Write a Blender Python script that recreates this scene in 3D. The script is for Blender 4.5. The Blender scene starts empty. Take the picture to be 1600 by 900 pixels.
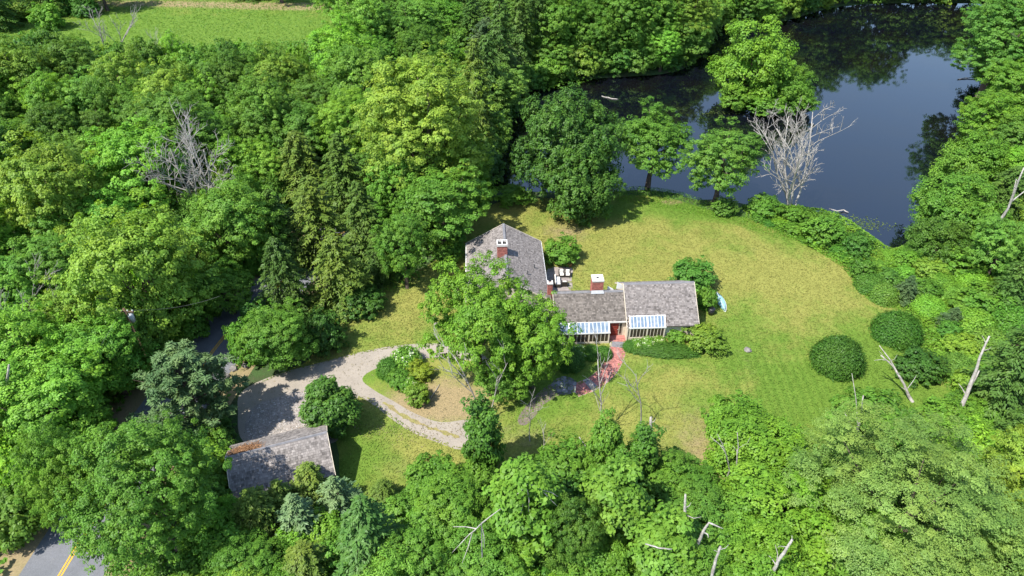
import bpy, bmesh, math, random
import numpy as np
from mathutils import Vector, Matrix
D = bpy.data
SC = bpy.context.scene
COL = SC.collection
R_ = math.radians

# ------------------------------------------------------------------ camera, sky, sun, exposure
CAM_H, PITCH, FPX = 55.0, 38.0, 1067.0
cam = D.objects.new('camera', D.cameras.new('camera')); COL.objects.link(cam)
cam.location = (0, 0, CAM_H); cam.rotation_euler = (R_(90 - PITCH), 0, 0)
cam.data.sensor_width = 36; cam.data.lens = 36 * FPX / 1600
cam.data.clip_end = 6000
SC.camera = cam
SUN_EL, SUN_AZ = R_(57), math.atan2(-0.82, -0.57)      # azimuth measured from +Y towards +X
w = D.worlds.new('World'); SC.world = w; w.use_nodes = True
nt = w.node_tree; bg = nt.nodes['Background']
sky = nt.nodes.new('ShaderNodeTexSky'); sky.sky_type = 'NISHITA'; sky.sun_disc = False
sky.sun_elevation = SUN_EL; sky.sun_rotation = SUN_AZ
sky.air_density = 1.0; sky.dust_density = 0.6
nt.links.new(sky.outputs[0], bg.inputs[0]); bg.inputs[1].default_value = 0.15
sun = D.objects.new('sun', D.lights.new('sun', 'SUN')); COL.objects.link(sun)
sun.data.energy = 4.5; sun.data.angle = R_(0.5); sun.data.color = (1, 0.955, 0.88)
sd = Vector((math.sin(SUN_AZ) * math.cos(SUN_EL), math.cos(SUN_AZ) * math.cos(SUN_EL), math.sin(SUN_EL)))
sun.rotation_euler = sd.to_track_quat('Z', 'Y').to_euler(); sun.location = (-60, -40, 90)
vs = SC.view_settings; vs.view_transform = 'Standard'; vs.look = 'None'; vs.exposure = 0.95; vs.gamma = 1
cy = SC.cycles
cy.max_bounces = 7; cy.diffuse_bounces = 3; cy.glossy_bounces = 3; cy.transmission_bounces = 4; cy.transparent_max_bounces = 8

# ------------------------------------------------------------------ survey helpers
PS, PC = math.sin(R_(PITCH)), math.cos(R_(PITCH))
def G(px, py, z=0.0):
    """the place on the level z that the surveyed photo point shows"""
    u = (px - 800) / FPX; v = (450 - py) / FPX
    d = (u, PC + v * PS, -PS + v * PC); t = (z - CAM_H) / d[2]
    return (d[0] * t, d[1] * t)
def PJ(x, y, z):
    z -= CAM_H; dep = y * PC - z * PS; up = y * PS + z * PC
    return 800 + FPX * x / dep, 450 - FPX * up / dep, dep
def smooth(pts, n=6, closed=True):
    out = []; m = len(pts); P = [np.array(p, float) for p in pts]
    rng = range(m) if closed else range(m - 1)
    for i in rng:
        if closed: a, b, c, d = P[i - 1], P[i], P[(i + 1) % m], P[(i + 2) % m]
        else: a, b, c, d = P[max(i - 1, 0)], P[i], P[i + 1], P[min(i + 2, m - 1)]
        for k in range(n):
            t = k / n
            out.append(tuple(0.5 * ((2 * b) + (c - a) * t + (2 * a - 5 * b + 4 * c - d) * t * t + (3 * b - a - 3 * c + d) * t ** 3)))
    if not closed: out.append(tuple(P[-1]))
    return out
def gpoly(pts, n=5, z=0.0): return smooth([G(*p, z) for p in pts], n)
def inside(poly, X, Y):
    X = np.asarray(X, float); Y = np.asarray(Y, float); res = np.zeros(X.shape, bool)
    m = len(poly); j = m - 1
    for i in range(m):
        xi, yi = poly[i]; xj, yj = poly[j]
        if yi != yj:
            res ^= ((yi > Y) != (yj > Y)) & (X < (xj - xi) * (Y - yi) / (yj - yi) + xi)
        j = i
    return res
def edge_dist(poly, X, Y):
    X = np.asarray(X, float); Y = np.asarray(Y, float); best = np.full(X.shape, 1e9); m = len(poly)
    for i in range(m):
        ax, ay = poly[i]; bx, by = poly[(i + 1) % m]; dx, dy = bx - ax, by - ay
        t = np.clip(((X - ax) * dx + (Y - ay) * dy) / (dx * dx + dy * dy + 1e-9), 0, 1)
        best = np.minimum(best, np.hypot(X - ax - t * dx, Y - ay - t * dy))
    return best

# ------------------------------------------------------------------ object helpers
def tag(o, label=None, cat=None, group=None, kind=None):
    if label: o['label'] = label
    if cat: o['category'] = cat
    if group: o['group'] = group
    if kind: o['kind'] = kind
    return o
def link(name, data, parent=None, loc=None, rz=None):
    o = D.objects.new(name, data); COL.objects.link(o)
    if parent: o.parent = parent
    if loc is not None: o.location = loc
    if rz is not None: o.rotation_euler = (0, 0, rz)
    return o
def thing(name, label, cat, loc=(0, 0, 0), rz=0, group=None):
    return tag(link(name, None, None, loc, rz), label, cat, group)
def np_mesh(name, V, F, mat, v=None, smooth_=False):
    """V (n,3), F list of equal sized face arrays"""
    me = D.meshes.new(name); V = np.asarray(V, np.float32)
    Fs = F if isinstance(F, list) else [F]
    Fs = [np.asarray(f, np.int32) for f in Fs if len(f)]
    nl = sum(f.size for f in Fs); nf = sum(len(f) for f in Fs)
    me.vertices.add(len(V)); me.vertices.foreach_set('co', V.ravel())
    me.loops.add(nl); me.polygons.add(nf)
    me.loops.foreach_set('vertex_index', np.concatenate([f.ravel() for f in Fs]))
    st = []; c = 0
    for f in Fs:
        st.append(c + np.arange(len(f)) * f.shape[1]); c += f.size
    me.polygons.foreach_set('loop_start', np.concatenate(st).astype(np.int32))
    if v is not None:
        a = me.attributes.new('v', 'FLOAT', 'FACE'); a.data.foreach_set('value', np.asarray(v, np.float32))
    me.update(calc_edges=True); me.validate()
    for m in (mat if isinstance(mat, (list, tuple)) else [mat]): me.materials.append(m)
    if smooth_: me.polygons.foreach_set('use_smooth', np.ones(len(me.polygons), bool))
    return me
class MB:
    """collects quads and boxes into one mesh, each face with a tint value v"""
    def __init__(s): s.V = []; s.F = []; s.T = []; s.v3 = []; s.v4 = []
    def poly(s, pts, v=0.5):
        i = len(s.V); s.V += [tuple(p) for p in pts]
        if len(pts) == 4: s.F.append((i, i + 1, i + 2, i + 3)); s.v4.append(v)
        elif len(pts) == 3: s.T.append((i, i + 1, i + 2)); s.v3.append(v)
        else:
            for k in range(1, len(pts) - 1): s.T.append((i, i + k, i + k + 1)); s.v3.append(v)
    def hexa(s, a, b, v=0.5):
        """a: 4 bottom points ccw from above, b: 4 top points"""
        s.poly(a[::-1], v); s.poly(b, v)
        for k in range(4):
            n = (k + 1) % 4; s.poly([a[k], a[n], b[n], b[k]], v)
    def box(s, x0, y0, z0, x1, y1, z1, v=0.5):
        s.hexa([(x0, y0, z0), (x1, y0, z0), (x1, y1, z0), (x0, y1, z0)], [(x0, y0, z1), (x1, y0, z1), (x1, y1, z1), (x0, y1, z1)], v)
    def bar(s, p, q, w, h=None, up=(0, 0, 1), v=0.5):
        p = Vector(p); q = Vector(q); d = (q - p).normalized(); a = d.cross(Vector(up)).normalized(); n = a.cross(d)
        a = a * w / 2; n = n * (h or w) / 2
        A = [p - a - n, p + a - n, p + a + n, p - a + n]; B = [x + (q - p) for x in A]
        s.hexa(A, B, v)
    def tube(s, pts, rad, k=6, v=0.5, cap=True):
        P = [Vector(p) for p in pts]; rings = []
        for i, p in enumerate(P):
            d = (P[min(i + 1, len(P) - 1)] - P[max(i - 1, 0)]).normalized()
            a = d.cross(Vector((0.31, 0.95, 0.05))); a = a.normalized() if a.length > 1e-4 else Vector((1, 0, 0)); b = d.cross(a)
            r = rad[i] if hasattr(rad, '__len__') else rad
            rings.append(range(len(s.V), len(s.V) + k))
            s.V += [tuple(p + a * (r * math.cos(t * 2 * math.pi / k)) + b * (r * math.sin(t * 2 * math.pi / k))) for t in range(k)]
        for A, B in zip(rings, rings[1:]):
            for t in range(k):
                s.F.append((A[t], A[(t + 1) % k], B[(t + 1) % k], B[t])); s.v4.append(v)
        if cap:
            for ring in (rings[0], rings[-1]):
                for t in range(1, k - 1): s.T.append((ring[0], ring[t], ring[t + 1])); s.v3.append(v)
    def lathe(s, prof, k=14, v=0.5, c=(0, 0)):
        rings = []
        for r, z in prof:
            rings.append(range(len(s.V), len(s.V) + k))
            s.V += [(c[0] + r * math.cos(t * 2 * math.pi / k), c[1] + r * math.sin(t * 2 * math.pi / k), z) for t in range(k)]
        for A, B in zip(rings, rings[1:]):
            for t in range(k):
                s.F.append((A[t], A[(t + 1) % k], B[(t + 1) % k], B[t])); s.v4.append(v)
    def mesh(s, name, mat, sm=False):
        return np_mesh(name, s.V, [np.array(s.F, np.int32).reshape(-1, 4), np.array(s.T, np.int32).reshape(-1, 3)], mat, s.v4 + s.v3, sm)
    def build(s, name, mat, parent=None, loc=None, rz=None, sm=False): return link(name, s.mesh(name, mat, sm), parent, loc, rz)

# ------------------------------------------------------------------ materials
def new_mat(name):
    m = D.materials.new(name); m.use_nodes = True; t = m.node_tree
    return m, t, t.nodes, t.links, t.nodes['Principled BSDF']
def mixc(t, a, b, fac, mode='MIX'):
    n = t.nodes.new('ShaderNodeMix'); n.data_type = 'RGBA'; n.blend_type = mode
    for sock, val in ((n.inputs[0], fac), (n.inputs[6], a), (n.inputs[7], b)):
        if isinstance(val, bpy.types.NodeSocket): t.links.new(val, sock)
        elif isinstance(val, (int, float)): sock.default_value = val
        else: sock.default_value = (*val, 1)
    return n.outputs[2]
def noise(t, scale, detail=4, rough=0.55, vec=None, dist=0.0):
    n = t.nodes.new('ShaderNodeTexNoise'); n.inputs['Scale'].default_value = scale; n.inputs['Detail'].default_value = detail
    n.inputs['Roughness'].default_value = rough; n.inputs['Distortion'].default_value = dist
    if vec is not None: t.links.new(vec, n.inputs['Vector'])
    return n.outputs[0]
def ramp(t, val, lo, hi):
    n = t.nodes.new('ShaderNodeMapRange'); n.inputs[1].default_value = lo; n.inputs[2].default_value = hi
    n.interpolation_type = 'SMOOTHSTEP'; t.links.new(val, n.inputs[0]); return n.outputs[0]
def pos(t): return t.nodes.new('ShaderNodeNewGeometry').outputs['Position']
def attr(t, name='v'):
    n = t.nodes.new('ShaderNodeAttribute'); n.attribute_name = name; return n.outputs['Fac']
def bump(t, h, strength, dist, bsdf):
    n = t.nodes.new('ShaderNodeBump'); n.inputs['Strength'].default_value = strength; n.inputs['Distance'].default_value = dist
    t.links.new(h, n.inputs['Height']); t.links.new(n.outputs[0], bsdf.inputs['Normal'])
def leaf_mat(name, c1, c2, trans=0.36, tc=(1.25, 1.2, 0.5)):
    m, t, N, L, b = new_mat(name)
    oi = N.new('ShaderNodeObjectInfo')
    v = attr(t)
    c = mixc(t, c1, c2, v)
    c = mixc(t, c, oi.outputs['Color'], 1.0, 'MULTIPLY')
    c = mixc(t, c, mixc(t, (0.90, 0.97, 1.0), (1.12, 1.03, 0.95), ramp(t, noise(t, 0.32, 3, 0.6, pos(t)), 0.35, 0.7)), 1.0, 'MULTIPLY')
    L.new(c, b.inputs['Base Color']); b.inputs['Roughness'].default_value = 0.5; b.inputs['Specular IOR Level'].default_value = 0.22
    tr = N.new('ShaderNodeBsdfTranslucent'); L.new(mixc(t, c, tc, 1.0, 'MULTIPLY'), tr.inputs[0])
    ms = N.new('ShaderNodeMixShader'); ms.inputs[0].default_value = trans
    L.new(b.outputs[0], ms.inputs[1]); L.new(tr.outputs[0], ms.inputs[2]); L.new(ms.outputs[0], N['Material Output'].inputs[0])
    return m
def plain(name, c1, c2=None, rough=0.8, sc=3.0, bs=0.3, use_v=True, spec=0.3, bsc=None):
    m, t, N, L, b = new_mat(name); p = pos(t)
    c = mixc(t, c1, c2 or tuple(x * 0.7 for x in c1), ramp(t, noise(t, sc, 5, 0.6, p), 0.3, 0.7))
    if use_v:
        c = mixc(t, c, mixc(t, (0.55, 0.55, 0.55), (1.35, 1.35, 1.35), attr(t)), 1.0, 'MULTIPLY')
    L.new(c, b.inputs['Base Color']); b.inputs['Roughness'].default_value = rough; b.inputs['Specular IOR Level'].default_value = spec
    if bs: bump(t, noise(t, (bsc or sc * 6), 4, 0.6, p), bs, 0.05, b)
    return m
M = {}
M['leaf'] = leaf_mat('broad_leaf', (0.074, 0.166, 0.022), (0.168, 0.316, 0.046))
M['leaf_deep'] = leaf_mat('deep_leaf', (0.040, 0.110, 0.018), (0.092, 0.210, 0.030), 0.25)
M['needle'] = leaf_mat('hemlock_needle', (0.045, 0.105, 0.020), (0.120, 0.215, 0.038), 0.24)
M['pine'] = leaf_mat('pine_needle', (0.060, 0.120, 0.045), (0.140, 0.225, 0.090), 0.22, (1.1, 1.15, 0.7))
M['petal'] = leaf_mat('white_petal', (0.62, 0.62, 0.52), (0.82, 0.82, 0.76), 0.2, (1, 1, 1))
M['bark'] = plain('bark', (0.12, 0.09, 0.065), (0.06, 0.045, 0.035), 0.9, 5, 0.6)
M['dead'] = plain('bleached_wood', (0.42, 0.395, 0.36), (0.23, 0.21, 0.185), 0.85, 4, 0.8)

def ground_mat():
    m, t, N, L, b = new_mat('forest_soil'); p = pos(t)
    c = mixc(t, (0.045, 0.042, 0.020), (0.04, 0.085, 0.018), ramp(t, noise(t, 0.35, 6, 0.65, p), 0.28, 0.58))
    c = mixc(t, c, (0.10, 0.07, 0.04), ramp(t, noise(t, 2.2, 5, 0.7, p), 0.58, 0.75))
    L.new(c, b.inputs['Base Color']); b.inputs['Roughness'].default_value = 0.95; bump(t, noise(t, 3, 6, 0.7, p), 0.8, 0.2, b)
    return m
def lawn_mat():
    """a: green against straw, d: bare and dry, s: how strongly the mower stripes show"""
    m, t, N, L, b = new_mat('lawn_grass'); p = pos(t)
    n1 = noise(t, 0.16, 6, 0.62, p, 0.4); n2 = noise(t, 0.9, 6, 0.7, p); n3 = noise(t, 5.5, 4, 0.7, p)
    ma = N.new('ShaderNodeMath'); ma.operation = 'MULTIPLY_ADD'; L.new(n1, ma.inputs[0]); ma.inputs[1].default_value = 2.6; ma.inputs[2].default_value = -1.3
    mb = N.new('ShaderNodeMath'); mb.operation = 'MULTIPLY_ADD'; L.new(n2, mb.inputs[0]); mb.inputs[1].default_value = 0.9; L.new(ma.outputs[0], mb.inputs[2])
    mc = N.new('ShaderNodeMath'); mc.operation = 'ADD'; L.new(mb.outputs[0], mc.inputs[0]); L.new(attr(t, 'a'), mc.inputs[1])
    g = ramp(t, mc.outputs[0], 0.15, 1.3)
    c = mixc(t, (0.238, 0.240, 0.062), (0.118, 0.200, 0.028), g)
    c = mixc(t, c, mixc(t, (0.90, 0.91, 0.88), (1.09, 1.08, 1.1), ramp(t, noise(t, 0.55, 6, 0.72, p, 0.8), 0.3, 0.7)), 1.0, 'MULTIPLY')
    dm = N.new('ShaderNodeMath'); dm.operation = 'MULTIPLY_ADD'; L.new(n2, dm.inputs[0]); dm.inputs[1].default_value = 0.9; L.new(attr(t, 'd'), dm.inputs[2])
    c = mixc(t, c, (0.285, 0.222, 0.125), ramp(t, dm.outputs[0], 0.62, 1.25))
    wv = N.new('ShaderNodeTexWave'); wv.wave_type = 'BANDS'; wv.bands_direction = 'X'; wv.inputs['Scale'].default_value = 0.33
    wv.inputs['Distortion'].default_value = 0.9; wv.inputs['Detail'].default_value = 2; wv.inputs['Detail Scale'].default_value = 0.5
    mp = N.new('ShaderNodeMapping'); mp.inputs['Rotation'].default_value = (0, 0, 0.05); L.new(p, mp.inputs[0]); L.new(mp.outputs[0], wv.inputs[0])
    st = N.new('ShaderNodeMath'); st.operation = 'MULTIPLY'; L.new(wv.outputs['Fac'], st.inputs[0]); L.new(attr(t, 's'), st.inputs[1])
    c = mixc(t, c, (0.70, 0.80, 0.68), st.outputs[0], 'MULTIPLY')
    c = mixc(t, c, mixc(t, (0.80, 0.84, 0.80), (1.14, 1.12, 1.12), ramp(t, n3, 0.3, 0.7)), 1.0, 'MULTIPLY')
    c = mixc(t, c, mixc(t, (0.72, 0.75, 0.7), (1.2, 1.15, 1.1), ramp(t, noise(t, 14, 3, 0.7, p), 0.3, 0.7)), 1.0, 'MULTIPLY')
    L.new(c, b.inputs['Base Color']); b.inputs['Roughness'].default_value = 0.9; b.inputs['Specular IOR Level'].default_value = 0.15
    bump(t, noise(t, 7, 5, 0.75, p), 0.7, 0.12, b)
    return m
def gravel_mat(name, c1, c2, c3, fine=18):
    m, t, N, L, b = new_mat(name); p = pos(t)
    c = mixc(t, c1, c2, ramp(t, noise(t, 0.5, 6, 0.65, p), 0.3, 0.7))
    c = mixc(t, c, c3, ramp(t, noise(t, 1.7, 5, 0.7, p), 0.55, 0.8))
    vo = N.new('ShaderNodeTexVoronoi'); vo.inputs['Scale'].default_value = fine; L.new(p, vo.inputs['Vector'])
    hs = N.new('ShaderNodeSeparateColor'); L.new(vo.outputs['Color'], hs.inputs[0])
    c = mixc(t, c, mixc(t, (0.88, 0.88, 0.88), (1.12, 1.12, 1.12), hs.outputs[0]), 1.0, 'MULTIPLY')
    L.new(c, b.inputs['Base Color']); b.inputs['Roughness'].default_value = 0.95; bump(t, noise(t, fine, 3, 0.7, p), 0.5, 0.05, b)
    return m
def water_mat():
    m, t, N, L, b = new_mat('pond_water'); p = pos(t)
    c = mixc(t, (0.003, 0.004, 0.007), (0.005, 0.005, 0.005), ramp(t, noise(t, 0.08, 3, 0.5, p), 0.4, 0.7))
    L.new(c, b.inputs['Base Color']); b.inputs['Roughness'].default_value = 0.035; b.inputs['IOR'].default_value = 1.75; b.inputs['Specular IOR Level'].default_value = 0.8
    bump(t, noise(t, 0.9, 3, 0.5, p), 0.02, 0.08, b)
    return m
M['soil'] = ground_mat(); M['lawn'] = lawn_mat(); M['water'] = water_mat()
M['gravel'] = gravel_mat('drive_gravel', (0.30, 0.262, 0.215), (0.25, 0.218, 0.178), (0.34, 0.292, 0.232))
M['cobble'] = gravel_mat('coarse_gravel', (0.30, 0.26, 0.23), (0.21, 0.185, 0.165), (0.36, 0.30, 0.24), 8)
M['stone'] = plain('pebble', (0.42, 0.39, 0.36), (0.25, 0.23, 0.21), 0.85, 3, 0.2)
M['mulch'] = gravel_mat('dry_bed', (0.25, 0.185, 0.095), (0.20, 0.165, 0.07), (0.30, 0.21, 0.12), 12)
M['earth'] = gravel_mat('trodden_earth', (0.17, 0.14, 0.105), (0.12, 0.10, 0.08), (0.20, 0.17, 0.13), 12)
M['sand'] = gravel_mat('sandy_verge', (0.26, 0.195, 0.11), (0.20, 0.17, 0.075), (0.12, 0.14, 0.04), 10)
M['asphalt'] = gravel_mat('asphalt', (0.155, 0.160, 0.175), (0.125, 0.130, 0.140), (0.18, 0.18, 0.19), 22)
M['yellow'] = plain('road_paint', (0.62, 0.36, 0.03), (0.48, 0.28, 0.03), 0.7, 4, 0.1, False)
M['brick'] = plain('red_brick', (0.40, 0.145, 0.115), (0.30, 0.105, 0.085), 0.85, 6, 0.3)
M['brick_walk'] = plain('walk_brick', (0.40, 0.165, 0.140), (0.33, 0.13, 0.11), 0.85, 1.5, 0.2)
M['mortar'] = plain('mortar', (0.40, 0.34, 0.30), (0.32, 0.27, 0.24), 0.9, 8, 0.2, False)
M['slate'] = plain('slate', (0.22, 0.215, 0.225), (0.15, 0.15, 0.16), 0.7, 2.0, 0.3)
M['cap'] = plain('chimney_cap_paint', (0.60, 0.58, 0.55), (0.48, 0.46, 0.43), 0.7, 4, 0.2, False)
M['hole_black'] = plain('flue_black', (0.02, 0.02, 0.02), None, 0.9, 4, 0, False)  # even near-black for the flue openings
M['shingle'] = plain('weathered_shingle', (0.170, 0.150, 0.132), (0.132, 0.115, 0.100), 0.85, 2.4, 0.25)
M['shingle_pale'] = plain('silvered_shingle', (0.222, 0.200, 0.188), (0.165, 0.146, 0.134), 0.85, 2.4, 0.25)
M['shingle_barn'] = plain('garage_shingle', (0.230, 0.208, 0.192), (0.172, 0.153, 0.140), 0.85, 2.2, 0.25)
M['deck'] = plain('roof_deck', (0.12, 0.10, 0.09), None, 0.9, 3, 0.2, False)
M['board'] = plain('cream_board', (0.62, 0.55, 0.43), (0.52, 0.46, 0.36), 0.7, 2, 0.15, False)
M['white'] = plain('white_paint', (0.78, 0.77, 0.74), (0.68, 0.67, 0.64), 0.5, 3, 0.1, False)
M['reddoor'] = plain('red_door_paint', (0.26, 0.045, 0.03), (0.18, 0.03, 0.02), 0.5, 3, 0.1, False)
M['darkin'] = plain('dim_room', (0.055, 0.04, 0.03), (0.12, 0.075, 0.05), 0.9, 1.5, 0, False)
M['cushion'] = plain('ivory_cushion', (0.72, 0.69, 0.64), (0.66, 0.63, 0.58), 0.9, 5, 0.2, False)
M['wicker'] = plain('dark_wicker', (0.05, 0.04, 0.035), (0.03, 0.025, 0.02), 0.7, 20, 0.4, False)
M['patio'] = gravel_mat('patio_stone', (0.30, 0.255, 0.235), (0.24, 0.205, 0.19), (0.34, 0.29, 0.25), 4)
M['canoe'] = plain('pale_blue_hull', (0.24, 0.42, 0.46), (0.20, 0.36, 0.42), 0.35, 2, 0.05, False, 0.5)
M['canoe_end'] = plain('dark_blue_deck', (0.06, 0.12, 0.17), None, 0.4, 2, 0.05, False)
M['black'] = plain('black_plastic', (0.018, 0.018, 0.02), None, 0.4, 3, 0.05, False, 0.5)
M['terracotta'] = plain('terracotta', (0.55, 0.21, 0.09), (0.45, 0.16, 0.07), 0.85, 6, 0.2, False)
M['pole'] = plain('creosoted_pole', (0.16, 0.10, 0.065), (0.11, 0.07, 0.045), 0.9, 4, 0.3, False)
M['zinc'] = plain('galvanised_steel', (0.42, 0.43, 0.44), (0.34, 0.35, 0.36), 0.4, 3, 0.1, False, 0.6)
M['wire'] = plain('cable', (0.10, 0.11, 0.10), None, 0.5, 3, 0, False)
M['litter'] = plain('fallen_leaf', (0.26, 0.21, 0.12), (0.16, 0.14, 0.07), 0.9, 3, 0.2)
M['duff'] = plain('pine_needle_litter', (0.33, 0.175, 0.085), (0.22, 0.12, 0.06), 0.95, 3, 0.5)
def glass_mat():
    m, t, N, L, b = new_mat('window_glass')
    b.inputs['Base Color'].default_value = (0.045, 0.036, 0.028, 1); b.inputs['Roughness'].default_value = 0.06
    b.inputs['IOR'].default_value = 1.5; b.inputs['Specular IOR Level'].default_value = 0.5; b.inputs['Metallic'].default_value = 0.0
    return m
M['glass'] = glass_mat()
def glass_roof_mat():
    m, t, N, L, b = new_mat('painted_sky_roof_glass')
    L.new(mixc(t, (0.14, 0.195, 0.26), (0.30, 0.34, 0.38), ramp(t, noise(t, 1.3, 4, 0.6, pos(t)), 0.4, 0.72)), b.inputs['Base Color'])  # sky reflection painted into the pane colour, paler in patches
    b.inputs['Roughness'].default_value = 0.08; b.inputs['Specular IOR Level'].default_value = 0.9
    return m
M['glass_roof'] = glass_roof_mat()

# ------------------------------------------------------------------ the land: outlines
POND = gpoly([(755, 290), (768, 215), (805, 150), (870, 124), (960, 116), (1050, 108), (1085, 84), (1105, 40), (1200, 34), (1290, 10), (1340, 4), (1420, 1), (1530, 2), (1558, 12), (1556, 60), (1548, 120), (1525, 190), (1500, 275), (1462, 320), (1430, 375), (1395, 392), (1368, 378), (1325, 352), (1290, 333), (1235, 324), (1180, 322), (1130, 312), (1085, 312), (1050, 300), (1000, 297), (940, 300), (860, 300), (800, 296)], 4)
ISLET = gpoly([(1142, 150), (1165, 166), (1215, 176), (1262, 170), (1272, 152), (1240, 135), (1180, 122), (1145, 130)], 4)
LAWN = gpoly([(405, 600), (450, 578), (485, 560), (500, 520), (560, 468), (640, 430), (700, 392), (735, 345), (790, 312), (870, 310), (960, 306), (1010, 306), (1050, 311), (1085, 321), (1130, 334), (1180, 344), (1230, 367), (1285, 392), (1330, 420), (1345, 455), (1380, 472), (1440, 480), (1480, 560), (1500, 645), (1420, 680), (1330, 700), (1290, 760), (1190, 800), (1130, 800), (1060, 790), (950, 790), (800, 770), (720, 800), (640, 800), (540, 780), (525, 690), (470, 650), (400, 640)], 4)
DRIVE = gpoly([(378, 612), (430, 586), (500, 567), (560, 551), (620, 540), (680, 537), (735, 545), (768, 566), (772, 600), (764, 640), (755, 680), (742, 700), (718, 703), (690, 694), (645, 676), (612, 655), (585, 634), (560, 622), (545, 650), (525, 690), (440, 705), (380, 690), (372, 645)], 4)
BED = gpoly([(566, 592), (590, 575), (640, 562), (700, 560), (745, 566), (776, 580), (790, 610), (785, 650), (765, 672), (735, 656), (690, 660), (650, 647), (615, 627), (585, 610)], 4)
MEADOW = gpoly([(-160, -10), (60, -12), (170, -16), (260, -18), (420, -16), (545, -10), (560, 45), (500, 75), (420, 95), (300, 100), (200, 95), (60, 90), (-160, 100)], 4)
ROAD_C = smooth([(-39.2, 5), (-38.8, 20), (-38.4, 31), (-38.0, 37), (-36.6, 48), (-34.9, 58.8), (-33.2, 65), (-28.0, 77), (-24.5, 84)], 8, False)
HOUSE_RECTS = [[(-7, 63), (5, 63), (5, 78), (-7, 78)], [(4, 58.5), (23, 59.5), (23, 69), (4, 68)], [(-27, 36), (-16, 40), (-19, 47), (-29, 44)]]
def lin_strip(C, a, b):
    A = []; B = []
    for i, p in enumerate(C):
        q = C[min(i + 1, len(C) - 1)]; r = C[max(i - 1, 0)]; d = np.array(q) - np.array(r); d /= np.hypot(*d); n = np.array((-d[1], d[0]))
        A.append(tuple(np.array(p) + n * a)); B.append(tuple(np.array(p) + n * b))
    return A, B

# ground: one sheet, dipping under the pond, running out to the horizon
xs = np.concatenate([[-3000, -800, -300], np.arange(-170, 190.1, 1.5), [320, 900, 3000]])
ys = np.concatenate([[-3000, -600, -100], np.arange(-4, 262.1, 1.5), [400, 1000, 3500]])
X, Y = np.meshgrid(xs, ys)
near = (X > -171) & (X < 191) & (Y > -5) & (Y < 263)
Z = np.zeros(X.shape)
d = edge_dist(POND, X, Y); ip = inside(POND, X, Y) & near
Z[ip] = -np.clip(d[ip] * 0.55, 0, 2.2)
di = edge_dist(ISLET, X, Y); ii = inside(ISLET, X, Y)
Z[ii] = -0.1 + np.clip(di[ii] * 0.2, 0, 0.25)
ring = ip & ~ii & (di < 4); Z[ring] = np.maximum(Z[ring], -0.1 - di[ring] * 0.5)
nx, ny = len(xs), len(ys)
I = np.arange(nx * ny).reshape(ny, nx)
F = np.stack([I[:-1, :-1], I[:-1, 1:], I[1:, 1:], I[1:, :-1]], -1).reshape(-1, 4)
tag(link('ground', np_mesh('ground', np.stack([X, Y, Z], -1).reshape(-1, 3), F, M['soil'], None, True)), kind='structure')

def sheet(name, poly, z, mat, cell=None, attrs=None, hole=None):
    bm = bmesh.new()
    vs_ = [bm.verts.new((p[0], p[1], z)) for p in poly]
    es = [bm.edges.new((vs_[i], vs_[(i + 1) % len(vs_)])) for i in range(len(vs_))]
    bmesh.ops.triangle_fill(bm, use_beauty=True, use_dissolve=False, edges=es)
    if cell:
        P = np.array(poly)
        for ax in (0, 1):
            for c in np.arange(P[:, ax].min() + cell / 2, P[:, ax].max(), cell):
                co = [0, 0, 0]; co[ax] = c; no = [0, 0, 0]; no[ax] = 1
                bmesh.ops.bisect_plane(bm, geom=bm.verts[:] + bm.edges[:] + bm.faces[:], plane_co=co, plane_no=no)
    for f in bm.faces:
        if f.normal.z < 0: f.normal_flip()
    me = D.meshes.new(name); bm.to_mesh(me); bm.free(); me.materials.append(mat)
    if attrs:
        co = np.empty(len(me.vertices) * 3); me.vertices.foreach_get('co', co); co = co.reshape(-1, 3)
        for k, fn in attrs.items():
            a = me.attributes.new(k, 'FLOAT', 'POINT'); a.data.foreach_set('value', fn(co[:, 0], co[:, 1]).astype(np.float32))
    return tag(link(name, me), kind='structure')
def blobs(lst, base):
    pts = [(*G(px, py), rx, ry, a) for px, py, rx, ry, a in lst]
    def fn(x, y):
        s = np.full(x.shape, base, float)
        for cx, cy_, rx, ry, a in pts: s += a * np.exp(-(((x - cx) / rx) ** 2 + ((y - cy_) / ry) ** 2))
        return s
    return fn
green = blobs([(1020, 325, 9, 3.0, .9), (1100, 335, 8, 3, .7), (1220, 375, 9, 3, .5), (1290, 640, 13, 7, .75), (1200, 600, 7, 8, .35), (1400, 600, 8, 8, .8), (1400, 500, 8, 5, .6), (1140, 420, 3, 14, .35), (1145, 520, 5, 6, .5), (890, 660, 6, 6, .6), (600, 700, 6, 5, .35), (540, 740, 3, 6, .7), (470, 570, 6, 3, .5), (680, 530, 8, 2, .3), (560, 520, 4, 4, .2), (860, 590, 8, 4, .6), (1040, 560, 10, 2, .3), (860, 370, 8, 4, -.2), (1200, 430, 12, 8, -.35), (1040, 400, 14, 6, -.2), (1060, 640, 10, 6, -.1)], -0.02)
dry = blobs([(1050, 316, 2.2, 1.0, .9), (890, 372, 4, 5, .40), (870, 360, 6, 3, .35), (1180, 395, 8, 4, .32), (1010, 620, 10, 6, .12), (1110, 690, 6, 7, .45), (1130, 760, 4, 6, .5), (820, 690, 5, 4, .5), (620, 720, 7, 1.6, .3), (640, 745, 6, 1.5, .3), (600, 470, 5, 4, .2), (640, 450, 6, 3, .2), (1250, 470, 9, 5, .25), (1165, 560, 3, 6, .3), (1000, 580, 10, 3, .1), (800, 330, 6, 2, .4), (905, 420, 3, 3, .35)], -0.12)
stripe = blobs([(1230, 620, 9, 9, .55), (1210, 560, 6, 6, .3), (1400, 610, 5, 5, .3)], 0.0)
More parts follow.
